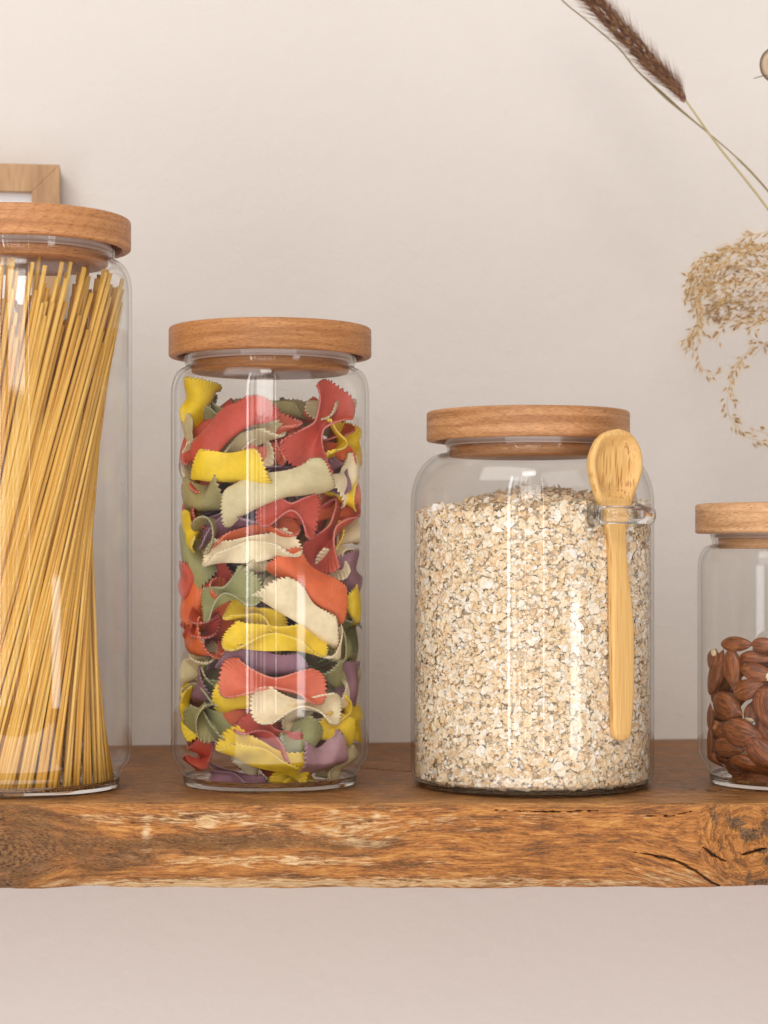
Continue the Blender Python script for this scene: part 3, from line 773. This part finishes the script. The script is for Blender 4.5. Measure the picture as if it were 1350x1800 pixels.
def spoon():
    m = M('bamboo')
    fib = m.noise(m.coords('Object', (1500, 1500, 22)), 1, 3, .6)
    dots = m.n('ShaderNodeTexVoronoi'); dots.inputs['Scale'].default_value = 1
    m.l(m.coords('Object', (720, 720, 42)), dots.inputs['Vector'])
    lay = m.noise(m.coords('Object', (300, 300, 8)), 1, 2)
    c = m.ramp(fib, [(.34, (.66, .36, .11)), (.5, (.76, .45, .155)), (.66, (.83, .53, .21))])
    dp = m.n('ShaderNodeVectorMath', operation='DOT_PRODUCT'); m.l(m.n('ShaderNodeTexCoord').outputs['Object'], dp.inputs[0])
    dp.inputs[1].default_value = (math.sin(math.radians(30)), -math.cos(math.radians(30)), 0)
    core = m.ramp(m.math('MULTIPLY_ADD', dp.outputs['Value'], -300., 1.0), [(.35, .12), (.75, .85)])       # bundles are coarse in the core, fine near the skin
    c = m.mix(m.math('MULTIPLY', m.ramp(dots.outputs['Distance'], [(.20, 1.), (.38, 0.)]), core), c, (.40, .15, .025))
    c = m.mix(m.math('MULTIPLY', m.ramp(lay, [(.4, 0.), (.7, 1.)]), .4), c, (.80, .50, .18))
    m.pbr(c, .45, m.bump(fib, .15, .0003), Specular_IOR_Level=.4)
    # stations down the spoon: (photo y, left x, right x)
    st = [(754, 1082, 1084), (757, 1066, 1100), (763, 1054, 1110), (774, 1043, 1120), (788, 1036, 1128), (805, 1031, 1132), (822, 1031, 1133), (838, 1035, 1130), (855, 1040, 1124), (872, 1046, 1119), (888, 1052, 1114),
          (905, 1057, 1108), (925, 1061, 1105), (950, 1065, 1104), (985, 1069, 1106), (1020, 1071, 1109), (1060, 1072, 1114), (1100, 1073, 1117), (1150, 1074, 1118), (1200, 1075, 1118), (1250, 1076, 1116), (1280, 1077, 1114), (1294, 1079, 1112), (1301, 1083, 1108), (1303, 1092, 1098)]
    st = np.array(st, float)
    ys = np.concatenate([np.linspace(754, 774, 14)[:-1], np.linspace(774, 900, 60)[:-1], np.linspace(900, 1280, 60)[:-1], np.linspace(1280, 1303, 14)])
    Lx = np.interp(ys, st[:, 0], st[:, 1]); Rx = np.interp(ys, st[:, 0], st[:, 2])
    k = np.array([1, 2, 3, 2, 1.]); k /= k.sum()
    def sm(a): return np.concatenate([a[:2], np.convolve(a, k, 'valid'), a[-2:]])
    Lx, Rx = sm(Lx), sm(Rx)
    A = math.radians(30); d0 = .945
    ux = Vector((math.cos(A), math.sin(A), 0)); un = Vector((math.sin(A), -math.cos(A), 0))
    c0 = P(1088, 900, d0 + .004)
    org = Vector((c0.x, c0.y, 0))
    nth = 48; V = []; Fc = []
    for i, y in enumerate(ys):
        t_bowl = (y - 822) / 62.0
        wpx = (Rx[i] - Lx[i]); cx = (Lx[i] + Rx[i]) / 2
        z = P(cx, y, d0).z
        T = .0050 if y > 900 else .0050 + .0018 * math.exp(-((y - 825) / 55) ** 2)        # thickness
        T *= min(1, .35 + math.sqrt(max(0, (y - 753) / 26))) * min(1, .35 + math.sqrt(max(0, (1304 - y) / 30)))
        hw = max((wpx * d0 / F - T * math.sin(A) * (.15 if y < 880 else .15 + .60 * min(1, (y - 880) / 40) - .5 * min(1, max(0, (y - 960) / 140)))), .0012) / math.cos(A) / 2
        xc = (cx - 675 - (3 if y < 890 else 0)) * d0 / F
        for j in range(nth):
            a = 2 * PI * j / nth
            ex = .42 if y > 930 else .55
            cu = math.copysign(abs(math.cos(a)) ** ex, math.cos(a)); sn = math.copysign(abs(math.sin(a)) ** ex, math.sin(a))
            u = hw * cu; nn = T / 2 * sn
            if sn > 0 and abs(t_bowl) < 1:
                q = 1 - (u / (hw * .86 + 1e-6)) ** 2; q2 = 1 - (t_bowl / .92) ** 2
                if q > 0 and q2 > 0: nn -= .0046 * min(1, (q * q2) * 2.0) ** 1.1 * sn
            lean = .0030 * (900 - y) / 150 if y < 900 else -.0012 * (y - 900) / 400
            V.append(Vector((xc - org.x, c0.y - org.y, z)) + ux * u + un * (nn + lean))
    n = len(ys)
    for i in range(n - 1):
        for j in range(nth): Fc.append((i * nth + j, i * nth + (j + 1) % nth, (i + 1) * nth + (j + 1) % nth, (i + 1) * nth + j))
    Fc.append(tuple(range(nth))[::-1]); Fc.append(tuple((n - 1) * nth + j for j in range(nth)))
    o = mesh('wooden_spoon', V, Fc, m.m, loc=org)
    tag(o, 'small bamboo spoon hanging bowl-up in the glass loop of the oat jar', 'spoon')
spoon()

# ------------------------------------------------------------------ almonds
def loc_at(o, V):
    at = o.data.attributes.new('local', 'FLOAT_VECTOR', 'POINT'); at.data.foreach_set('vector', (np.array(V) + random.random()).reshape(-1).astype(np.float32))

def almonds():
    def mat(name, b):
        m = M(name); b = np.array(b)
        v = m.coords(attr='local', scale=(60, 1100, 1100)); r = m.noise(v, 1, 4, .6, .4); n = m.noise(m.coords('Object'), 260, 3)
        c = m.ramp(r, [(.38, tuple(b * .36)), (.5, tuple(b)), (.64, tuple(b * 1.9))])
        c = m.mix(.25, c, m.ramp(n, [(.3, tuple(b * .6)), (.7, tuple(b * 1.5))]))
        m.pbr(c, .33, m.bump(r, .6, .0007), Specular_IOR_Level=.45); return m.m
    skin = mat('almond_skin', (.235, .072, .022)); skin2 = mat('pale_almond_skin', (.40, .16, .07))
    ch = M('peeled_almond'); ch.pbr((.80, .62, .40), .6, ch.bump(ch.noise(ch.coords('Object'), 900, 3), .3, .0004))
    def am(L, W, seed, chip=None):
        r = random.Random(seed); V = []; mi = []; nu, nv = 30, 24
        th = W * r.uniform(.58, .72)
        for i in range(nu + 1):
            t = i / nu
            s = max(math.sin(PI * t), 0) ** .62 * (1.10 - .42 * t) * (1 - .35 * max(0, t - .82) / .18)
            s = max(s, .01)
            for j in range(nv):
                a = 2 * PI * j / nv
                rid = 1 + .018 * math.sin(a * 9 + 3 * seed) * math.sin(PI * t) + .02 * math.sin(a * 3 + t * 5 + seed)
                V.append(((t - .47) * L, .52 * th * s * rid * math.sin(a), .52 * W * s * rid * math.cos(a)))
        V = np.array(V); Fc = []
        for i in range(nu):
            for j in range(nv):
                Fc.append((i * nv + j, i * nv + (j + 1) % nv, (i + 1) * nv + (j + 1) % nv, (i + 1) * nv + j))
                m_ = 0
                if chip:
                    t = (i + .5) / nu; a = (2 * PI * (j + .5) / nv - chip[1]) % (2 * PI); a = min(a, 2 * PI - a)
                    if (t - chip[0]) ** 2 / chip[2] ** 2 + (a / 1.0) ** 2 + .25 * math.sin(i * 3 + j * 5) < 1: m_ = 1
                mi.append(m_)
        return V, Fc, mi
    G = 'almonds in the smallest jar'
    # centre x, y (pixels of a 3x enlargement of the photo), length, width, angle
    A = [
     (430, 877, 185, 74, 2, 0, 'almond lying flat on top of the pile, left of the highlight', None),
     (582, 880, 140, 70, -3, .1, 'almond lying flat on top of the pile at the photo edge', None),
     (306, 955, 112, 88, 60, .1, 'chipped almond standing at the upper left glass', (.85, 4.6, .13)),
     (325, 1032, 245, 96, 66, 0, 'long almond leaning steeply at the left glass', None),
     (415, 1008, 215, 100, -82, 0, 'almond standing upright in the top middle', None),
     (530, 950, 160, 70, -4, .2, 'dark almond lying under the top right ones', None),
     (545, 1030, 190, 88, -14, .1, 'almond with a torn pale patch at the photo edge', (.9, 4.7, .16)),
     (492, 1116, 168, 100, 20, 0, 'almond pointing up to the right, in the middle of the pile', None),
     (380, 1205, 195, 136, -20, 0, 'broad almond below the steep one at the left', None),
     (511, 1240, 110, 74, 82, .2, 'small almond end with a pale chip beside the broad one', (.15, 4.7, .13)),
     (596, 1210, 220, 140, -80, 0, 'large upright almond cut by the photo edge', None),
     (325, 1310, 120, 54, 5, .3, 'paler almond tip behind the widest one', None),
     (460, 1346, 235, 136, -13, 0, 'widest almond lying across the middle of the lower half', None),
     (600, 1345, 160, 104, -55, .3, 'dark almond behind the right end of the widest one', None),
     (388, 1422, 195, 90, -3, 0, 'almond lying level right under the widest one', None),
     (580, 1458, 240, 124, -38, 0, 'long almond slanting down at the lower photo edge', None),
     (300, 1478, 110, 76, -42, .2, 'dark almond at the lower left glass', None),
     (492, 1515, 195, 92, -16, 0, 'glossy almond near the glass bottom pointing down right', None),
     (358, 1492, 90, 62, 0, .25, 'small almond end left of the glossy one near the bottom', None),
     (370, 1545, 140, 60, 0, .2, 'dark almond low on the left glass heel', None),
     (525, 1600, 190, 66, -6, .15, 'reddish almond lying lowest on the glass bottom', None),
     (385, 1588, 110, 52, 0, .3, 'dark almond on the glass bottom at the left', None),
     (462, 1578, 150, 74, 8, .3, 'dark almond in the second row on the glass bottom', None),
     (560, 1545, 130, 74, 12, .3, 'dark almond under the long slanting one at the photo edge', None),
     (284, 1400, 170, 66, 88, .1, 'dark upright almond at the left glass in the lower half', None),
     (286, 1262, 130, 66, 86, .1, 'dark almond edge at the left glass beside the broad one', None)]
    cx, cy = xD, 1.0
    for k, (zx, zy, L, W, ang, lay, lab, chip) in enumerate(A):
        px, py = 1150 + zx / 3, 840 + zy / 3
        rho = .0428 - .014 * lay * 1.5; d = .97
        for _ in range(4):
            X = (px - 675) * d / F - cx; d = cy - math.sqrt(max(rho ** 2 - X * X, .008 ** 2))
        c = P(px, py, d); phi = math.asin(max(-.98, min(.98, (c.x - cx) / .045)))
        s = 1 / 3 * d / F
        V, Fc, mi = am(L * s * 1.10, W * s * 1.18, k, chip)
        R = Matrix.Rotation(phi * .8, 3, 'Z') @ Matrix.Rotation(math.radians(-ang), 3, 'Y')
        Wd = soft_in(V @ np.array(R).T + np.array(c), cx, cy, .0440, .0481)
        Wd[:, 2] = np.maximum(Wd[:, 2], .0034)
        o = mesh('almond', Wd - np.array(c), Fc, mats=[skin2 if 'paler' in lab else skin, ch.m], mi=mi, loc=c); loc_at(o, V)
        tag(o, lab, 'almond', G)
    n = 0
    for lay in range(8):
        for q in range(9):
            a = 2 * PI * (q + .5 * (lay % 2)) / 9; rr = .036 if q % 3 else .018
            X, Yy = rr * math.cos(a), rr * math.sin(a)
            if X < .004 and Yy < -.020: continue
            if lay == 7 and rr > .02: continue
            z = .0095 + lay * .0082
            V, Fc, mi = am(random.uniform(.021, .025), random.uniform(.012, .0145), 200 + n)
            R = Matrix.Rotation(random.uniform(0, 6.3), 3, 'Z') @ Matrix.Rotation(random.gauss(0, .4), 3, 'Y') @ Matrix.Rotation(random.uniform(0, 3), 3, 'X')
            c = np.array((cx + X, cy + Yy, z))
            Wd = soft_in(V @ np.array(R).T + c, cx, cy, .041, .0474); Wd[:, 2] = np.maximum(Wd[:, 2], .0034)
            o = mesh('almond', Wd - c, Fc, mats=[skin, ch.m], mi=mi, loc=c); loc_at(o, V)
            tag(o, 'brown almond buried behind or beside the front ones in the smallest jar', 'almond', G); n += 1
almonds()

# ------------------------------------------------------------------ dried grasses
def tube(pts, rad, n=7):
    V = []; Fc = []
    pts = [Vector(p) for p in pts]
    for i, p in enumerate(pts):
        t = (pts[min(i + 1, len(pts) - 1)] - pts[max(i - 1, 0)]).normalized()
        a = t.cross(Vector((.3, 1, .2))).normalized(); b = t.cross(a)
        r = rad[i] if hasattr(rad, '__len__') else rad
        for j in range(n):
            q = 2 * PI * j / n; V.append(p + a * (r * math.cos(q)) + b * (r * math.sin(q)))
    for i in range(len(pts) - 1):
        for j in range(n): Fc.append((i * n + j, i * n + (j + 1) % n, (i + 1) * n + (j + 1) % n, (i + 1) * n + j))
    return V, Fc
def crv(ctrl, n=40):
    """Catmull-Rom through (px,py,d) points"""
    c = [np.array(P(*q)) for q in ctrl]; c = [2 * c[0] - c[1]] + c + [2 * c[-1] - c[-2]]
    out = []; m_ = len(c) - 3
    for k in range(n + 1):
        s = min(k / n * m_, m_ - 1e-9); i = int(s); t = s - i
        p0, p1, p2, p3 = c[i:i + 4]
        out.append(Vector(.5 * ((2 * p1) + (-p0 + p2) * t + (2 * p0 - 5 * p1 + 4 * p2 - p3) * t * t + (-p0 + 3 * p1 - 3 * p2 + p3) * t ** 3)))
    return out
class Acc:
    def __init__(s): s.V = []; s.F = []; s.t = []
    def add(s, vf, tone=.5):
        V, Fc = vf; o = len(s.V); s.V += list(V); s.F += [tuple(i + o for i in f) for f in Fc]; s.t += [tone] * len(V)
    def spindle(s, p, d, L, r, tone):
        d = d.normalized(); pts = [p + d * (L * k) for k in (0, .22, .5, .78, 1)]
        s.add(tube(pts, [r * .25, r * .9, r, r * .55, r * .08], 5), tone)
    def hair(s, p, d, L, r, tone):
        d = d.normalized(); s.add(tube([p, p + d * L * .5, p + d * L], [r, r * .7, r * .2], 3), tone)
    def build(s, nm, mat, parent, org):
        o = mesh(nm, [Vector(v) - org for v in s.V], s.F, mat, parent)
        at = o.data.attributes.new('tone', 'FLOAT', 'POINT'); at.data.foreach_set('value', np.array(s.t, dtype=np.float32)); return o
def dry(name, stops):
    m = M(name); a = m.n('ShaderNodeAttribute', attribute_name='tone').outputs['Fac']
    n = m.noise(m.coords('Object'), 600, 2)
    m.pbr(m.ramp(m.math('ADD', a, m.math('MULTIPLY', m.math('SUBTRACT', n, .5), .3)), stops), .6); return m.m
STEM = dry('dry_green_stem', [(0, (.20, .14, .05)), (.5, (.34, .27, .11)), (1, (.52, .43, .20))])
FOX = dry('brown_seed_head', [(0, (.11, .045, .032)), (.35, (.24, .10, .065)), (.65, (.38, .22, .09)), (1, (.56, .38, .17))])
PLU = dry('golden_plume', [(0, (.32, .13, .022)), (.4, (.58, .31, .075)), (.75, (.76, .54, .25)), (1, (.88, .74, .50))])

def foxtail():
    d = 1.115
    st = crv([(1205, 176, d), (1262, 256, d), (1350, 368, d), (1500, 585, d + .005), (1700, 900, d + .01), (1835, 1150, d + .012), (1908, 1318, d + .012)], 60)
    ax = crv([(985, -60, d), (1040, -2, d), (1095, 58, d), (1150, 116, d), (1185, 152, d), (1207, 182, d)], 60)
    org = st[-1].copy()
    e = empty('foxtail_grass', org, 'dried foxtail grass stem with a bristly brown seed head, crossing the top right', 'dried grass')
    a = Acc(); a.add(tube(st, [.00055 + .0003 * i / 60 for i in range(61)]), .85); a.build('stem', STEM, e, org)
    h = Acc()
    for k in range(1700):
        s = random.random() ** .8; i = int((1 - s) * 59); p = ax[i].lerp(ax[i + 1], random.random())
        t = (ax[max(i - 1, 0)] - ax[min(i + 2, 60)]).normalized()       # towards the tip (up left)
        wid = .0052 * min(1, (s / .55 + .12)) * (1 if s < .85 else 1)
        q = random.uniform(0, 2 * PI); b1 = t.cross(Vector((0, 1, 0))).normalized(); b2 = t.cross(b1)
        out = b1 * math.cos(q) + b2 * math.sin(q)
        rr = wid * math.sqrt(random.random()) * .75
        h.spindle(p + out * rr, t * 1.0 + out * random.uniform(.15, .5), random.uniform(.003, .0055), random.uniform(.00025, .0005), random.choice([.1, .3, .35, .6, .8]) + random.uniform(-.1, .1))
        for _ in range(2): h.hair(p + out * rr, t + out * random.uniform(.1, .75), random.uniform(.006, .016), .00008, random.choice([.25, .4, .55]))
    o = h.build('seed_head', FOX, e, org)
foxtail()
def blade():
    d = 1.125
    st = crv([(950, -45, d), (990, 2, d), (1030, 35, d), (1085, 82, d), (1118, 122, d), (1150, 152, d), (1190, 188, d), (1250, 238, d), (1300, 282, d), (1352, 338, d), (1480, 490, d), (1720, 860, d), (1900, 1318, d)], 90)
    rad = [.0004 + .0006 * math.exp(-((i / 90 * 12 - 5.5) / .8) ** 2) for i in range(91)]
    rad = [max(r, .00038 if i < 60 else .0006) for i, r in enumerate(rad)]
    org = st[-1].copy(); a = Acc(); a.add(tube(st, rad), .30)
    o = a.build('grass_stem', STEM, None, org); o.location = org
    tag(o, 'thin bare olive green grass stem crossing beside the foxtail one', 'dried grass')
blade()
def plume():
    d = 1.12
    C = [[(1330, 412), (1300, 418)],
     [(1420, 400), (1370, 403), (1335, 410), (1308, 418)],
     [(1420, 430), (1350, 432), (1300, 437), (1268, 445), (1240, 460), (1222, 478), (1209, 498)],
     [(1420, 460), (1350, 445), (1310, 444), (1285, 442), (1250, 455), (1228, 478), (1215, 505), (1208, 530)],
     [(1430, 450), (1370, 448), (1325, 440), (1290, 455), (1262, 463), (1238, 478), (1226, 500), (1225, 540), (1226, 575), (1222, 590), (1212, 612)],
     [(1430, 480), (1370, 470), (1310, 470), (1280, 478), (1256, 490), (1243, 505)],
     [(1430, 500), (1360, 490), (1310, 498), (1275, 500), (1250, 505), (1230, 520), (1222, 545)],
     [(1430, 520), (1370, 508), (1320, 510), (1290, 522), (1262, 530), (1240, 540)],
     [(1430, 520), (1365, 525), (1315, 535), (1290, 540), (1265, 545), (1240, 548)],
     [(1430, 545), (1370, 540), (1330, 548), (1300, 552), (1270, 555), (1258, 560)],
     [(1400, 560), (1350, 562), (1310, 562), (1283, 565), (1268, 582), (1258, 602)],
     [(1250, 500), (1232, 525), (1228, 560), (1226, 600), (1228, 630), (1236, 648), (1252, 660), (1266, 655)],
     [(1226, 560), (1218, 590), (1212, 618)], [(1230, 575), (1238, 592)], [(1420, 500), (1350, 478), (1300, 486), (1272, 515), (1254, 530)],
     [(1430, 470), (1360, 462), (1310, 458), (1270, 470), (1250, 490), (1238, 515)],
     [(1420, 580), (1380, 586), (1350, 600), (1320, 615), (1300, 632), (1285, 655), (1283, 680), (1278, 712), (1285, 738), (1298, 752), (1315, 768), (1335, 775), (1350, 780), (1372, 778)],
     [(1350, 600), (1338, 612), (1325, 625)], [(1330, 600), (1322, 596)], [(1298, 645), (1310, 640)], [(1284, 700), (1295, 712)],
     [(1285, 735), (1302, 740)], [(1318, 752), (1335, 758), (1352, 763)], [(1300, 632), (1288, 660), (1278, 690)],
     [(1430, 535), (1360, 515), (1320, 522), (1280, 530)], [(1430, 560), (1380, 550), (1340, 555), (1310, 566), (1290, 575)], [(1430, 440), (1380, 425), (1340, 428), (1318, 440)],
     [(1430, 490), (1380, 480), (1340, 492), (1300, 508)], [(1420, 570), (1360, 568), (1330, 572), (1318, 580)]]
    st = crv([(1425, 505, d), (1520, 640, d), (1720, 980, d + .01), (1880, 1318, d + .012)], 30)
    org = st[-1].copy()
    e = empty('feathery_plume', org, 'golden feathery drooping grass plume hanging in at the right edge', 'dried grass')
    a = Acc(); a.add(tube(st, .0011), .7); a.build('stem', STEM, e, org)
    extra = []
    for pl in C[2:10] + C[14:16]:
        for _ in range(1): extra.append([(x + random.gauss(0, 7), y + random.gauss(0, 8)) for x, y in pl])
    C = C + extra
    for q, pl in enumerate(C):
        d0 = d + random.uniform(-.02, .022)
        if len(pl) == 2 and q not in (0,): d0 = d
        pts = crv([(x, y, d0 + random.uniform(-.003, .003)) for x, y in pl], max(8, 7 * len(pl)))
        A = Acc(); A.add(tube(pts, .00016, 4), .7)
        tot = sum((pts[i + 1] - pts[i]).length for i in range(len(pts) - 1))
        n = max(3, int(tot / .0024))
        for k in range(n):
            s = (k + random.random() * .6) / n; i = min(int(s * (len(pts) - 1)), len(pts) - 2)
            p = pts[i].lerp(pts[i + 1], random.random()); t = (pts[i + 1] - pts[i]).normalized()
            sd = t.cross(Vector((0, 1, 0))).normalized()
            out = (sd * random.choice([-1, 1]) + Vector((0, random.uniform(-1, 1), 0))).normalized()
            dr = (t + out * random.uniform(.2, .9))
            off = p + out * random.uniform(0, .0026) + t * random.uniform(0, .001)
            A.hair(p, (off - p) + t * .0003, max((off - p).length, .0004), .00010, .8)
            A.spindle(off, dr, random.uniform(.0024, .0042), random.uniform(.00032, .00055), random.choice([.0, .1, .2, .35, .45]))
            for _ in range(9):
                A.hair(off, dr + Vector((random.gauss(0, .42), random.gauss(0, .5), random.gauss(0, .5))), random.uniform(.004, .0075), .00008, random.uniform(.8, 1.))
        A.build('branch', PLU, e, org)
plume()
def pod():
    d = 1.10; c = P(1364, 114, d)
    m = M('papery_pod'); n = m.noise(m.coords('Object'), 260, 4)
    p = m.pbr(m.ramp(n, [(.3, (.50, .36, .22)), (.7, (.66, .50, .33))]), .4, Transmission_Weight=.15)
    b = M('pod_rim'); b.pbr((.10, .055, .03), .6)
    e = empty('honesty_pod', c, 'papery round dried seed pod with a dark rim, cut by the top right edge', 'dried seed pod')
    V = []; Fc = []; seg = 48; R = .0098
    for k in range(seg):
        a = 2 * PI * k / seg
        for r_, y in ((R, 0), (R * .7, -.0004), (0, -.0007), (R * .7, .0004)): V.append((r_ * math.cos(a) * .9, y, r_ * math.sin(a)))
    for k in range(seg):
        i, j = k * 4, ((k + 1) % seg) * 4
        Fc += [(i, j, j + 1, i + 1), (i + 1, j + 1, j + 2), (i, i + 3, j + 3, j), (i + 3, i + 2, j + 3)]
    mesh('membrane', V, Fc, p and m.m, e)
    ring = [Vector((R * .9 * math.cos(2 * PI * k / 48), 0, R * math.sin(2 * PI * k / 48))) for k in range(49)]
    mesh('rim', *tube(ring, .00026, 6), b.m, e)
    q0, q1, q2 = P(1325, 138, d) - c, P(1345, 132, d) - c, P(1370, 140, d) - c
    mesh('stalk', *tube([q0, q1, q2, q2 + Vector((.02, 0, -.03)), q2 + Vector((.09, .0, -.25))], [.0002, .0003, .00035, .0005, .0007], 6), b.m, e)
pod()

# ------------------------------------------------------------------ light
world = bpy.data.worlds.new('World'); S.world = world; world.use_nodes = True
bg = world.node_tree.nodes['Background']; bg.inputs[0].default_value = (.95, .89, .87, 1); bg.inputs[1].default_value = .50
TGT = Vector((0, 1.0, .1))
def area(name, az, dist, z, wd, ht, radiance, color=(1, .97, .93), tgt=None):
    """az in degrees from straight behind the camera, negative = left"""
    L = bpy.data.lights.new(name, 'AREA'); L.shape = 'RECTANGLE'; L.size = wd; L.size_y = ht
    L.energy = radiance * wd * ht * PI; L.color = color
    o = bpy.data.objects.new(name, L); COL.objects.link(o)
    a = math.radians(az); o.location = (TGT.x + dist * math.sin(a), TGT.y - dist * math.cos(a), z)
    v = (tgt or Vector((TGT.x, TGT.y, z))) - o.location
    o.rotation_euler = v.to_track_quat('-Z', 'Y').to_euler()
    return o
area('window_light', -24, 2.6, 1.05, .10, 2.6, 12, (.96, .98, 1.))
area('window_light', -19, 2.6, 1.05, .16, 2.6, 2.6, (.97, .98, 1.))
area('window_light', -14, 2.6, 1.05, .025, 2.6, 5, (.97, .98, 1.))
area('window_light', -9, 2.6, 1.05, .02, 2.6, 6, (1, .97, .92))
area('window_light', -5, 2.6, 1.05, .12, 2.6, 1.8, (1, .97, .92))
area('window_light', 8, 2.6, 1.05, .035, 2.6, 8, (1, .97, .92))
area('window_light', 38, 2.4, -.10, .40, .34, 6.5, (.97, .98, 1.))
area('big_window', -4, 3.5, 1.08, 1.15, 1.25, 7, (1, .975, .94), TGT)
area('high_soft_light', -34, 1.8, 2.1, 2.1, 1.3, 4.2, (1, .975, .93), TGT)  # added soft key, set high so the jar walls do not mirror it
area('high_soft_light', 34, 2.2, 1.7, 1.8, 1.3, 1.7, (1, .965, .93), TGT)  # added fill from the right to brighten the mid-right wall, not a real window
area('skylight', -5, 1.5, 1.7, .40, .30, 13, (1, .97, .93), TGT)
area('floor_bounce', 0, 2.3, -1.7, 4.6, 2.6, 2.5, (1, .95, .96), Vector((0, 1.1, -.1)))

# ------------------------------------------------------------------ camera
cam = bpy.data.cameras.new('camera'); co = bpy.data.objects.new('camera', cam); COL.objects.link(co)
co.location = (0, 0, H); co.rotation_euler = (PI / 2, 0, 0)
cam.sensor_fit = 'HORIZONTAL'; cam.sensor_width = 36; cam.lens = F / 1350 * 36
cam.shift_y = (HY - 900) / 1350
cam.clip_start = .05; cam.clip_end = 50
cam.dof.use_dof = True; cam.dof.focus_distance = .965; cam.dof.aperture_fstop = 15
S.camera = co
S.view_settings.view_transform = 'Standard'; S.view_settings.look = 'None'; S.view_settings.gamma = 1; S.view_settings.use_curve_mapping = False
S.view_settings.exposure = -0.56
S.render.engine = 'CYCLES'
cy = S.cycles
cy.use_denoising = True; cy.max_bounces = 14; cy.transparent_max_bounces = 40; cy.transmission_bounces = 12; cy.glossy_bounces = 6; cy.diffuse_bounces = 4
cy.sample_clamp_indirect = 6; cy.blur_glossy = .3
